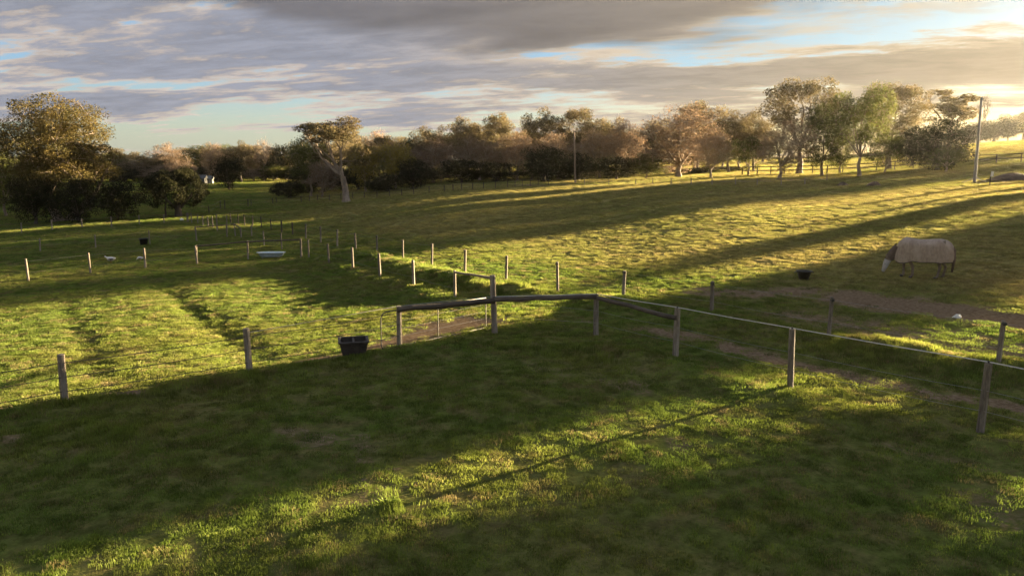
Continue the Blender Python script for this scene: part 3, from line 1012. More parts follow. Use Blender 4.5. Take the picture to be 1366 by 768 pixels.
# more distant rows, seen between and behind: real trees of shared kinds
random.seed(21)
px = -60
ix = 0
while px < 1010:
    vv = random.choice(['gum0', 'gum1', 'gum2', 'brown0', 'brown1', 'green0', 'dark0', 'gum0', 'umbrella'])
    if px < 420:
        d = random.uniform(210, 270); top = 204 + random.uniform(-14, 10)
        if 250 < px < 330: top = 190 + random.uniform(-3, 8)
    else:
        d = random.uniform(160, 190); top = 168 + random.uniform(-8, 16)
        if px < 560: top += 12
    tree_px('distant_tree', vv, px, d, top, random.uniform(40, 66), 'tree in the hazy row behind the front treeline, with only its crown showing',
            'tree', 'trees of the row behind the treeline')
    px += random.uniform(17, 26) if px > 420 else random.uniform(13, 18)
    ix += 1
px = 470
while px < 1030:
    tree_px('distant_tree', random.choice(['gum0', 'gum1', 'brown0', 'dark0', 'green0']), px, random.uniform(215, 245), 178 + random.uniform(-6, 8), random.uniform(44, 62),
            'tree in the hazy row behind the front treeline, with only its crown showing', 'tree', 'trees of the row behind the treeline')
    px += random.uniform(26, 36)
# low bushes closing the foot of the treeline
random.seed(31)
px = 120
while px < 1000:
    d = 232 if px < 400 else 138
    top = 222 if px < 400 else 222 + random.uniform(-6, 6)
    tree_px('undergrowth_bush', random.choice(['dark0', 'dark1', 'dark2', 'brown0', 'green1']), px, d + random.uniform(-5, 5), top + random.uniform(-4, 4),
            random.uniform(34, 54), 'low bush at the shaded foot of the far treeline', 'bush', 'bushes at the foot of the treeline')
    px += random.uniform(20, 32) if px > 400 else random.uniform(11, 17)

# small features of the far paddock
for px, d, top, wp, lab in [(388, 128, 240, 40, 'reddish dark heap of scrub in the far green paddock'), (372, 135, 243, 24, 'small dark bush at the left end of the reddish scrub')]:
    tree_px('shrub', 'dark1', px, d, top, wp, lab, 'shrub')

# trees beyond the right edge of the frame whose long shadows cross the paddocks
S2 = Vector((sin(SUN_AZ), cos(SUN_AZ)))
N2 = Vector((cos(SUN_AZ), -sin(SUN_AZ)))


def shadow_tree(u, s, s_tip, W, var):
    p = N2 * u + S2 * s
    q = N2 * u + S2 * s_tip            # the shadow of the top ends here
    H = (s - s_tip) * tan(SUN_EL) + float(zbase(q.x, q.y)) - float(zbase(p.x, p.y))
    place_tree('gum_tree' if 'gum' in var or var in ('umbrella', 'big') else 'evergreen_tree', V[var], p.x, p.y, H, W,
               'tree standing beyond the right edge, seen only by its long shadow', 'tree', random.uniform(0, 6.28), 'trees beyond the right edge')


random.seed(5)
OFF = [   # lateral place, distance towards the sun, where the shadow ends, width, kind
    (-14.4, 78, -26, 6.8, 'brown2'), (-15.6, 92, -30, 5.4, 'dark1'), (-13.4, 68, -20, 5.0, 'dark2'), (-14.2, 100, -30, 7.0, 'green1'), (-16.0, 72, -6, 4.2, 'dark0'), (-12.7, 86, -34, 4.8, 'dark2'),
    (-22.8, 92, 18, 3.6, 'green1'), (-22.3, 104, 16, 3.8, 'brown2'), (-23.2, 84, 26, 2.6, 'brown0'), (-19.6, 110, 34, 1.2, 'brown1'), (-26.5, 120, 38, 1.3, 'gum0'), (-30.5, 130, 52, 1.5, 'gum1'),
    (-41.0, 175, -60, 8.4, 'brown1'), (-49.5, 190, 12, 9, 'gum2'), (-43.5, 205, -70, 9, 'green0'), (-53.5, 180, 18, 5, 'dark2'), (-40.0, 160, 10, 6, 'brown0'),
    (-6.2, 30, -9, 5.6, 'brown1'), (-6.0, 36, -13, 4.6, 'gum0'), (-1.0, 35, -9, 6.5, 'open'), (-3.4, 33, -9, 4.0, 'open'), (4.0, 40, -10, 7, 'bare'), (1.6, 44, -10, 5, 'gum1'), (-9.9, 92, 12, 1.5, 'brown0'),
]
for a in OFF:
    shadow_tree(*a)

# ------------------------------------------------------------------ fences
def post_mb(h, r, seed, sides=8, lean=(0, 0)):
    rnd = random.Random(seed)
    mb = MB()
    lx, ly = lean
    mb.tube([(0, 0, -0.35), (0, 0, 0), (lx * .5, ly * .5, h * .5), (lx * .97, ly * .97, h - 0.02), (lx, ly, h)],
            [r * 1.04, r * 1.03, r, r * 0.97, r * 0.82], sides, True, 0.07, seed)
    return mb


def fence(name, label, rows, r=0.07, mat='post', wires=(), rails=(), wire_r=0.0035, wire_mat='wire', insul=False, extra=None, hfix=None, group=None, sides=8, post_names=None):
    """rows: (px foot, py foot, py top, px top or None)"""
    pts = []
    for i, q in enumerate(rows):
        if q[0] == 'w':
            x, y, h = q[1:4]
        else:
            px, pf, pt = q[:3]
            x, y = ground_at(px, pf)
            h = height_for(px, x, y, pt)
            if hfix: h = max(hfix[0], min(hfix[1], h))
        pts.append((x, y, h))
    x0, y0, _ = pts[0]
    z0 = float(zbase(x0, y0))
    t = empty(name, (x0, y0, z0), 0, label, 'fence', group)
    tops = []
    rnd = random.Random(len(label) + int(x0 * 10))
    for i, (x, y, h) in enumerate(pts):
        z = float(zfull(x, y)) - 0.02
        h = float(zbase(x, y)) + h - z
        lean = (rnd.uniform(-.04, .04) * h, rnd.uniform(-.03, .03) * h)
        o = post_mb(h, r * rnd.uniform(0.88, 1.14), i + int(abs(x0) * 7), sides, lean).build('post', M[mat], t, False, (x - x0, y - y0, z - z0))
        tops.append((Vector((x - x0, y - y0, z - z0)), h, Vector((lean[0], lean[1], 0))))
    def pt_at(i, fr):
        b, h, l = tops[i]
        return b + Vector((l.x * fr, l.y * fr, h * fr))
    for fr in wires:
        mb = MB()
        P = []
        for i in range(len(tops)):
            P.append(pt_at(i, fr) + Vector((0, -r * 1.02, 0)))
            if i < len(tops) - 1:
                a = P[-1]; b = pt_at(i + 1, fr) + Vector((0, -r * 1.02, 0))
                for k in (0.25, 0.5, 0.75):
                    P.append(a.lerp(b, k) - Vector((0, 0, 0.035 * 4 * k * (1 - k) * min((b - a).length / 4, 2))))
        mb.tube(P, wire_r, 4, False)
        mb.build('wire', M[wire_mat], t)
    if insul:
        for i in range(len(tops)):
            p = pt_at(i, 0.93)
            MB().box((p.x - 0.0, p.y - r * 1.1, p.z), (0.07, 0.06, 0.07)).tube([(p.x, p.y - r - .02, p.z), (p.x - .09, p.y - r - .05, p.z + .02)], 0.018, 5).build('insulator', M['insul'], t)
    return t, tops, pt_at, (x0, y0, z0)


def rail(parent, a, b, rad, mat='rail', sides=8, seed=1):
    a = Vector(a); b = Vector(b)
    L = (b - a).length
    rnd = random.Random(seed)
    mb = MB()
    n = 7
    # build along local x so that the grain runs along the rail
    pts = [(L * i / n, rnd.uniform(-1, 1) * rad * .2, rnd.uniform(-1, 1) * rad * .25) for i in range(n + 1)]
    mb.tube(pts, [rad * rnd.uniform(.9, 1.08) for _ in pts], sides, True, 0.09, seed)
    o = mb.build('rail', M[mat], parent)
    o.location = a
    o.rotation_euler = (b - a).to_track_quat('X', 'Z').to_euler()
    return o


# front fence, right run
tA, topsA, ptA, oA = fence('paddock_fence', 'nearest fence of grey round posts with a pale top wire, right foreground',
                           [(660, 443, 367), (795, 446, 393), (901, 476, 411), (1054, 518, 438), (1307, 580, 483), ('w', 12.6, 8.6, 1.24), ('w', 16.0, 4.6, 1.24)],
                           r=0.078, wires=(0.33, 0.62), insul=False, sides=10)
B0 = topsA[0]; 
# top rails and top tape
corner_rail_z = height_for(660, oA[0], oA[1], 397)
a0 = topsA[0][0] + Vector((0.02, -0.09, corner_rail_z)); a1 = ptA(1, 0.98) + Vector((0, -0.04, -0.03))
rail(tA, a0 + Vector((-0.05, 0, 0)), a1, 0.075, seed=3)
rail(tA, a1 + Vector((0.03, 0, -0.02)), ptA(2, 0.80) + Vector((-.02, -0.06, 0)), 0.062, seed=4)
mb = MB()
P = [a0 + Vector((0, 0, 0.09)), ptA(1, 1.0) + Vector((0, 0, .015))]
for i in range(1, len(topsA) - 1):
    a = ptA(i, 1.0) + Vector((0, 0, .015)); b = ptA(i + 1, 1.0) + Vector((0, 0, .015))
    P += [a.lerp(b, .5) - Vector((0, 0, .012)), b]
mb.tube(P, 0.0125, 5)
mb.build('top_tape', M['tape'], tA)
for i in range(1, len(topsA)):
    p = ptA(i, 1.0)
    MB().tube([(p.x, p.y, p.z - .01), (p.x, p.y, p.z + .035)], 0.022, 6).build('insulator', M['insul'], tA)

# front fence, left run
tB, topsB, ptB, oB = fence('paddock_fence', 'nearest wire fence of brown posts beside the sunlit left paddock',
                           [(533, 460, 408), (333, 502, 438), (87, 541, 472), ('w', -12.6, 12.6, 1.15), ('w', -16.3, 10.4, 1.15)],
                           r=0.07, wires=(0.28, 0.56, 0.84), sides=10, wire_r=0.009, wire_mat='darkwire')
def toB(v):     # from fence A local to fence B local
    return Vector(v) + Vector(oA) - Vector(oB)
ra = ptB(0, 0.93) + Vector((-0.03, -0.10, 0)); rb = toB(topsA[0][0] + Vector((0, -0.10, corner_rail_z - .01)))
rail(tB, ra, rb, 0.085, seed=9)
mb = MB(); mb.tube([ptB(1, .9), ptB(0, 0.97) + Vector((0, 0, .03)), rb + Vector((0, 0.02, 0.11))], 0.008, 4, False); mb.build('wire', M['wire'], tB)

# gate of bent pipe under the rail
g0 = ground_at(509, 465); g1 = ground_at(652, 436)
gz0 = float(zfull(*g0)) + 0.04; gz1 = float(zfull(*g1)) + 0.06
tG = empty('field_gate', (g0[0], g0[1], gz0), 0, 'bent pipe field gate below the thick rail, beside the dark feed trough', 'gate')
e1 = Vector((g1[0] - g0[0], g1[1] - g0[1], gz1 - gz0))
Lg = e1.length
gh = height_for(509, g0[0], g0[1], 415) - 0.05
u_ = e1.normalized(); zz = Vector((0, 0, 1))
def gp(s, h): return u_ * s + zz * h
fr = [gp(Lg * .97, -0.05), gp(0.10, -0.04), gp(0.03, -0.01), gp(0, 0.10), gp(0, gh - .22), gp(0.03, gh - .09), gp(0.11, gh - .02), gp(0.22, gh), gp(Lg * .97, gh - .12)]
MB().tube(fr, 0.016, 6).build('gate_frame', M['pipe'], tG, True)
for s in (0.50, 0.97):
    MB().tube([gp(Lg * s, 0.0), gp(Lg * s, gh - .04 - .08 * s)], 0.014, 5).build('upright', M['pipe'], tG)
for h in (0.24, 0.46, 0.68):
    MB().tube([gp(0, h), gp(Lg * .97, h)], 0.004, 4).build('gate_wire', M['wire'], tG)

# second fence beyond the lane
D = [(1330, 497, 427), (1105, 455, 396), (949, 421, 375), (831, 404, 361), (744, 389, 349), (675, 373, 341), (620, 364, 333), (576, 355, 325), (537.6, 346, 320),
     (503, 338, 314), (475, 333, 311), (450, 328, 306), (428, 323, 302), (408, 319, 299)]
tD, topsD, ptD, oD = fence('paddock_fence', 'long dark post fence beyond the grassy lane, running from right foreground to far left',
                           [('w', 17.2, 14.4, 1.2)] + D, r=0.058, wires=(0.35, 0.93), insul=True, wire_r=0.003, mat='post')
D2 = [(390.6, 314, 296), (376, 311, 294), (362, 307, 292), (349, 304, 289), (337, 302, 288), (326.6, 301, 286), (318, 299, 285), (308, 298, 284)]
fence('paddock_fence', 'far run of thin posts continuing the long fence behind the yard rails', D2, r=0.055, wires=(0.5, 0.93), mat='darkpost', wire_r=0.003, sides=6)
# lane fence, near side
E = [(607, 400, 361), (552, 387, 347), (507, 373, 338), (471, 362, 330), (439, 353, 325), (412, 343, 319)]
tE, topsE, ptE, oE = fence('paddock_fence', 'row of sunlit brown posts on the near side of the grassy lane', E, r=0.058, wires=(0.35, 0.9), insul=False, wire_r=0.003)
ea = ptE(0, 0.97) + Vector((0, -.06, -.02)); eb = Vector((oA[0] - oE[0], oA[1] - oE[1] - .05, oA[2] - oE[2] + height_for(660, oA[0], oA[1], 371)))
rail(tE, ea, eb, 0.045, 'post', 6, 12)
E2 = [(376, 332, 311), (352.5, 327, 308), (336, 315, 300), (303, 312, 287), (290, 308, 286), (284, 304, 288), (278, 303, 289), (271, 301, 288), (264, 298, 286), (256, 298, 284), (251, 296, 284)]
fence('paddock_fence', 'sunlit pale posts of the lane crowded together behind the yard rails', E2, r=0.055, wires=(0.4, 0.9), wire_r=0.003, sides=6)

# yard rails on the left
def yard(label, rows, rail_ends, r=0.06):
    t, tops, pt, o = fence('yard_rail_fence', label, rows, r=r, sides=6)
    for i in range(len(rows) - 1):
        rail(t, pt(i, .95) + Vector((0, -.05, 0)), pt(i + 1, .95) + Vector((0, -.05, 0)), 0.05, 'darkpost', 6, i + 3)
    return t
yard('nearer dark top rail of the left yard, behind the pale trough', [(263, 350, 327), (331, 345, 321), (402, 342, 318)], None)
yard('farther dark top rail of the left yard, above the nearer one', [(262.5, 321, 302), (303, 316, 299), (314, 315, 298), (322, 317, 303)], None)

# left paddock fences
fence('paddock_fence', 'wire fence of three leaning posts behind the lit left paddock', [(38, 374, 345), (121, 364, 337), (194, 357, 331), (263, 351, 328)], r=0.06, wires=(0.4, 0.9), wire_r=0.003)
fence('paddock_fence', 'wire fence with the black tub against its right post', [(-25, 342, 323), (54, 336, 318), (128, 331, 313), (200, 326, 307), (262, 321, 302)], r=0.055, wires=(0.5, 0.9), wire_r=0.003)
fence('paddock_fence', 'farthest left wire fence of pale posts in front of the big gum', [(-10, 313, 299), (29, 311, 297), (70, 308, 293), (110, 304.5, 291), (149, 303, 289), (186, 299.5, 287), (219, 298, 286), (250, 296, 284)],
      r=0.055, wires=(0.5, 0.9), wire_r=0.003, sides=6)
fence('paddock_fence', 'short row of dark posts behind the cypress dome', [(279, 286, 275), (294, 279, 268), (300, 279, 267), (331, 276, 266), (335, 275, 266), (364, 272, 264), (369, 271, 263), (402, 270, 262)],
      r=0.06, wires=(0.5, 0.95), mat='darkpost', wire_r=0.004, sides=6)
FF = [(402, 270), (424, 268), (455, 266.5), (486, 264), (520, 262), (552, 259), (593, 255.5), (616, 253.5), (645, 252), (677, 250), (697, 248.5), (718, 247.5), (745, 247)]
rows = []
for (a, b), (c, d) in zip(FF[:-1], FF[1:]):
    rows += [(a, b, b - 8), ((a + c) / 2, (b + d) / 2, (b + d) / 2 - 7.5)]
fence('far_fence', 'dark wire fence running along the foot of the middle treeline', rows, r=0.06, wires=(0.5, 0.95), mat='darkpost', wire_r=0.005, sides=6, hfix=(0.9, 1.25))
rows = [(a, b, b - 9) for a, b in [(780, 246.5), (812, 247), (848, 247), (870.5, 246), (895, 247), (922, 246.5), (949.6, 246.5), (981, 246), (1010, 246.5), (1042, 246.5), (1073.6, 246), (1103, 241)]]
fence('far_fence', 'pale post fence in front of the widest brown tree', rows, r=0.07, wires=(0.5, 0.95), wire_r=0.005, sides=6, hfix=(0.8, 1.4))

# dark two rail fence under the right clump
def rail_fence():
    ds = [(990, 118), (1010, 118), (1028, 118), (1046, 118), (1064, 118), (1084, 118), (1103, 117), (1124, 117), (1146, 116), (1169, 116), (1193, 116), (1218, 116),
          (1245, 115), (1272, 114), (1300, 114), (1329, 113), (1362, 112), (1396, 111), (1430, 110)]
    pts = [at_depth(px, d) for px, d in ds]
    rws = [('w', x, y, 1.35) for x, y in pts]
    t, tops, pt, o = fence('timber_rail_fence', 'dark timber two rail fence below the right clump of tall gums', rws, r=0.09, mat='darkpost', sides=5)
    for i in range(len(rws) - 1):
        for fr in (0.94, 0.5):
            a = pt(i, fr) + Vector((0, -.11, 0)); b = pt(i + 1, fr) + Vector((0, -.11, 0))
            L = (b - a).length
            o2 = MB().box((L / 2, 0, 0), (L * .995, 0.05, 0.14)).build('rail', M['darkpost'], t)
            o2.location = a; o2.rotation_euler = (b - a).to_track_quat('X', 'Z').to_euler()
rail_fence()

# ------------------------------------------------------------------ poles
def power_pole(px, pf, pt, pxt, r0, r1, mat, label, stays=False, crossarm=False):
    x, y = ground_at(px, pf)
    z = float(zbase(x, y))
    h = height_for(px, x, y, pt)
    t = empty('power_pole', (x, y, z), 0, label, 'pole')
    lx = (pxt - 683) / FPX * (y * CP + (CAM_Z - z - h) * SP) - x
    MB().tube([(0, 0, -.5), (0, 0, 0), (lx * .5, 0, h * .5), (lx, 0, h)], [r0, r0, (r0 + r1) / 2, r1], 10, True, 0.02).build('pole_shaft', M[mat], t, True)
    MB().tube([(lx, 0, h), (lx, 0, h + .03)], r1 * 1.1, 10).build('pole_cap', M['iron'], t)
    if crossarm:
        MB().box((lx * .95, -r1 - .05, h - .35), (1.6, .1, .1)).build('crossarm', M[mat], t)
    for k in (-1, 1):
        MB().tube([(lx + .02 + k * .1, -r1 * .5, h - .3), (lx + .02 + k * .1, -r1 * .5, h - .1)], .035, 6).build('insulator', M['insul'], t)
    if stays:
        for sgn in (-1, 1):
            MB().tube([(0, 0, .55), (sgn * .55, -.15, .22), (sgn * 1.5, -.3, -.02)], [.05, .05, .04], 5).build('stay', M['concrete'], t)
    return t, Vector((x + lx, y, z + h)), r1


pp, topP, _ = power_pole(1300, 243, 130, 1309.5, 0.17, 0.11, 'concrete', 'tall grey leaning pole at the right with struts at its foot', stays=True)
wx, wy = topP.x + 58, topP.y + 6
w0 = float(zbase(wx, wy))
for dz, nm in ((-0.35, 'upper'), (-0.62, 'lower')):
    a = topP + Vector((0, 0, dz)); b = Vector((wx, wy, w0 + 9.5 + dz))
    P = [a.lerp(b, k / 10) - Vector((0, 0, 1.1 * 4 * (k / 10) * (1 - k / 10))) for k in range(11)]
    P = [p - a for p in P]
    o = MB().tube(P, 0.012, 4).build('power_cable', M['insul'])
    o.location = a
    tag(o, '%s cable leaving the top of the grey pole towards the right' % nm, 'cable')
q = empty('power_pole', (wx, wy, w0), 0, 'grey pole beyond the right edge that carries the far end of the cables', 'pole')
MB().tube([(0, 0, -.5), (0, 0, 0), (0, 0, 9.6)], [.2, .2, .14], 10).build('pole_shaft', M['concrete'], q)
power_pole(767.5, 244, 174, 766, 0.16, 0.11, 'polewood', 'brown timber pole before the middle of the treeline')
power_pole(327, 238, 212, 327, 0.15, 0.11, 'concrete', 'thin pale pole in the far left treeline')

# ------------------------------------------------------------------ small things
def frustum_bin(w0, d0, w1, d1, h, th, mb, taper_rim=0.03):
    """hollow tapering bin: outer wall, rim, inner wall, inner floor"""
    def rect(w_, d_, z, n=3, rr=0.05):
        pts = []
        for cx, cy, a0 in ((w_ / 2 - rr, d_ / 2 - rr, 0), (-w_ / 2 + rr, d_ / 2 - rr, pi / 2), (-w_ / 2 + rr, -d_ / 2 + rr, pi), (w_ / 2 - rr, -d_ / 2 + rr, 1.5 * pi)):
            for k in range(n + 1):
                a = a0 + (pi / 2) * k / n
                pts.append((cx + rr * cos(a), cy + rr * sin(a), z))
        return pts
    R = [rect(w0, d0, 0), rect(w1, d1, h - .05), rect(w1 + 2 * taper_rim, d1 + 2 * taper_rim, h - .045), rect(w1 + 2 * taper_rim, d1 + 2 * taper_rim, h),
         rect(w1 - 2 * th, d1 - 2 * th, h), rect(w0 - 2 * th, d0 - 2 * th, th * 1.2)]
    mb.rings(R, True, True, True)
    return mb


x, y = ground_at(469, 481)
t = empty('feed_trough', (x, y + .3, float(zfull(x, y + .3)) - .02), radians(14), 'square dark plastic feed trough with a raised rim by the left front fence', 'trough')
frustum_bin(0.54, 0.50, 0.72, 0.66, 0.48, 0.03, MB()).build('bin', M['brownp'], t)
MB().box((0, 0, 0.43), (0.05, 0.60, 0.06)).build('divider', M['brownp'], t)
for s in (-1, 1):
    MB().box((s * .18, -.285, .2), (.035, .02, .33), Matrix.Rotation(radians(-7), 4, 'X')).build('rib', M['brownp'], t)

def lathe(prof, sides=20):
    return [[(r * cos(2 * pi * k / sides), r * sin(2 * pi * k / sides), z) for k in range(sides)] for r, z in prof]


x, y = ground_at(1072, 373)
t = empty('feed_tub', (x, y, float(zfull(x, y)) - .01), 0, 'black round tub lying in the grass left of the horse', 'tub')
MB().rings(lathe([(.17, 0), (.27, .33), (.31, .34), (.31, .38), (.265, .38), (.16, .04)]), True, True, True).build('tub_body', M['black'], t, True)
for s in (-1, 1):
    MB().tube([(s * .30, -.09, .34), (s * .36, -.07, .31), (s * .37, 0, .29), (s * .36, .07, .31), (s * .30, .09, .34)], .014, 6).build('handle', M['black'], t, True)
x, y = ground_at(192, 326)
t = empty('water_tub', (x, y, float(zfull(x, y)) - .01), 0, 'black tub standing by a fence post in the far left paddock', 'tub')
MB().rings(lathe([(.26, 0), (.32, .46), (.345, .47), (.345, .51), (.30, .51), (.25, .05)]), True, True, True).build('tub_body', M['black'], t, True)
MB().tube([(-.34, 0, .47), (-.2, -.27, .36), (.2, -.27, .36), (.34, 0, .47)], .012, 5).build('handle', M['black'], t)
# pale bath trough
x, y = ground_at(362, 343)
t = empty('bath_trough', (x, y, float(zfull(x, y)) - .01), radians(3), 'pale blue white bath used as a trough beneath the nearer yard rail', 'trough')
def oval(a, b, z, n=24): return [(a * cos(2 * pi * k / n), b * sin(2 * pi * k / n), z) for k in range(n)]
MB().rings([oval(.62, .22, .08), oval(.78, .31, .20), oval(.86, .35, .36), oval(.95, .41, .37), oval(.95, .41, .40), oval(.84, .33, .40), oval(.60, .20, .13)], True, True, True).build('tub', M['enamel'], t, True)
for sx_ in (-1, 1):
    for sy_ in (-1, 1):
        MB().tube([(sx_ * .5, sy_ * .16, .12), (sx_ * .55, sy_ * .2, 0)], .03, 6).build('foot', M['iron'], t)
# litter and stone
x, y = ground_at(1277, 423)
t = MB()
rr = random.Random(3)
ring0 = [(.13 * cos(a) * (1 + .3 * sin(3 * a)), .10 * sin(a), 0.0) for a in [k * pi / 6 for k in range(12)]]
ring1 = [(p[0] * .8 + .01, p[1] * .8, .06 + .03 * sin(i)) for i, p in enumerate(ring0)]
ring2 = [(p[0] * .35, p[1] * .3, .09 + .02 * cos(i * 2)) for i, p in enumerate(ring0)]
t.rings([ring0, ring1, ring2], True, True, True)
o = t.build('scrap', M['white']); o.location = (x, y, float(zfull(x, y)) + .01)
tag(o, 'small white scrap lying on the bare dirt below the horse', 'litter')
x, y = ground_at(242, 294.5)
t = MB()
t.rings([[(p[0] * 1.6, p[1] * 2.2, p[2]) for p in ring0], [(p[0] * 1.5, p[1] * 2, p[2] + .12) for p in ring1], [(p[0] * 1.4, p[1] * 2, p[2] + .18) for p in ring2]], True, True, True)
o = t.build('stone', M['white']); o.location = (x, y, float(zfull(x, y)))
tag(o, 'pale stone in the grass in front of the cypress dome', 'stone')

# sign by the grey pole
x, y = ground_at(1320, 248)
t = empty('small_sign', (x, y, float(zbase(x, y))), 0, 'small pale plate on a thin dark post right of the grey pole', 'sign')
MB().box((0, 0, .45), (.09, .07, .95)).build('post', M['darkpost'], t)
MB().box((.02, -.06, 1.12), (.24, .03, .50), Matrix.Rotation(radians(4), 4, 'Y')).build('plate', M['white'], t)


def heap(px, pf, w_, h_, label, seed):
    x, y = ground_at(px, pf)
    rnd = random.Random(seed)
    mb = MB(); rings = []
    n = 26
    ph = [rnd.uniform(0, 6) for _ in range(4)]
    for i, (k, z) in enumerate([(1.05, -.1), (1.0, .02), (.85, .25), (.66, .55), (.42, .84), (.2, .97), (.05, 1.0)]):
        rings.append([(w_ / 2 * k * cos(a) * (1 + .10 * sin(2 * a + ph[0]) + .05 * sin(5 * a + ph[1] + i)), w_ * .35 * k * sin(a) * (1 + .08 * sin(3 * a + ph[2])),
                       h_ * z * (1 + .10 * sin(3 * a + ph[3] + i) * (z > .1))) for a in [2 * pi * q / n for q in range(n)]])
    mb.rings(rings, True, False, True)
    o = mb.build('dirt_heap', M['soil'], None, True)
    o.location = (x, y, float(zbase(x, y)))
    tag(o, label, 'dirt heap')
heap(1352, 240, 5.2, 0.7, 'long brown heap of earth at the right edge behind the small sign', 1)
heap(1124, 248, 1.5, .42, 'left of two little earth mounds in the shaded field below the tall gums', 2)
heap(1166, 248, 1.6, .45, 'right of two little earth mounds in the shaded field below the tall gums', 3)

# far sheds
def shed(px, d, w_, dep, h_, label, wall, roof):
    x, y = at_depth(px, d)
    t = empty('farm_shed', (x, y, float(zbase(x, y))), radians(8), label, 'shed')
    MB().box((0, 0, h_ / 2), (w_, dep, h_)).build('wall', M[wall], t)
    mb = MB()
    r = [(-w_ / 2 - .2, -dep / 2 - .2, h_ + .01), (-w_ / 2 - .2, 0, h_ + .9), (-w_ / 2 - .2, dep / 2 + .2, h_ + .01)]
    r2 = [(w_ / 2 + .2, b, c) for a, b, c in r]
    mb.rings([r, r2], True, True, True)
    mb.build('roof', M[roof], t)
    MB().box((0, -dep / 2 - .02, h_ * .4), (w_ * .3, .06, h_ * .78)).build('door', M['iron'], t)
shed(265, 205, 4.0, 3.0, 1.6, 'grey roofed shed under the far left trees', 'darkiron', 'darkiron')
shed(281, 208, 1.3, 1.6, 1.3, 'small white shed right of the grey roofed one', 'whiteish', 'whiteish')


# two white birds in the left paddock
def bird(px, pf, s, label, head_down=False, rz=0.0):
    x, y = ground_at(px, pf)
    t = empty('goose', (x, y, float(zfull(x, y)) - .01), rz, label, 'bird')
    t.scale = (s, s, s)
    # body: one lofted surface from tail to head (bill points to -x)
    hd = .16 if head_down else .44
    path = [(.34, .33, .02, .02), (.24, .31, .08, .07), (.10, .28, .14, .14), (-.04, .28, .15, .15), (-.16, .30, .12, .12),
            (-.23, .30 if head_down else .36, .055, .055), (-.28, .24 if head_down else .40, .05, .05), (-.33, hd + .02, .05, .048), (-.38, hd - .01, .03, .028)]
    rings = [[(px_, ry_ * cos(a), pz_ + rz_ * sin(a)) for a in [2 * pi * k / 10 for k in range(10)]] for px_, pz_, ry_, rz_ in path]
    MB().rings(rings, True, True, True).build('body', M['feather_w'], t, True)
    for sg in (-1, 1):
        w_ = [[(xx, sg * (.115 + o_), zz_) for xx, zz_, o_ in ring] for ring in ([(.24, .30, 0), (.20, .33, .01), (-.08, .33, .01), (-.10, .24, .015), (.05, .20, .012)], [(.24, .30, .015), (.19, .32, .035), (-.06, .32, .035), (-.08, .25, .035), (.05, .215, .03)])]
        MB().rings(w_, True, True, True).build('wing', M['feather_b'], t)
        MB().tube([(0.0, sg * .05, .16), (0.01, sg * .05, .02), (-.05, sg * .05, .0)], .011, 5).build('leg', M['beak'], t)
    MB().tube([(-.39, 0, hd - .01), (-.45, 0, hd - .03)], [.02, .008], 6).build('bill', M['beak'], t)
bird(148, 351, 0.95, 'white and brown bird walking in the shaded left paddock', False, 0.1)
bird(187, 348, 0.7, 'smaller pale bird with lowered head beside a left paddock post', True, -0.1)

# leafy weed in the sunlit stripe
def weed(px, pf, s, label, seed):
    x, y = ground_at(px, pf)
    rs = np.random.RandomState(seed)
    mbv = []; mbf = []
    for k in range(190):
        a = rs.uniform(0, 2 * pi); ln = s * rs.uniform(.35, .8); el = rs.uniform(.1, 1.1)
        d = np.array([cos(a) * cos(el), sin(a) * cos(el), sin(el)])
        sd_ = np.array([-sin(a + .4), cos(a + .4), rs.uniform(-.4, .4)]) * ln * .09
        b = len(mbv)
        a2 = rs.uniform(0, 6.28); o_ = np.array([cos(a2) * 1.3, sin(a2) * .8, 0]) * s * rs.uniform(0, .8)
        mid = o_ + d * ln * .55; tip = o_ + d * ln * np.array([1.15, 1.15, .75])
        mbv += [o_, mid + sd_, tip, mid - sd_]
        mbf.append((b, b + 1, b + 2, b + 3))
    o = obj('weed', mesh_np('weed', mbv, mbf, M['grass']))
    o.location = (x, y, float(zfull(x, y)))
    tag(o, label, 'weed')
weed(522, 672, .19, 'bright leafy weed in the sunlit stripe, upper of two', 1)
weed(537, 694, .17, 'bright leafy weed in the sunlit stripe, lower of two', 2)


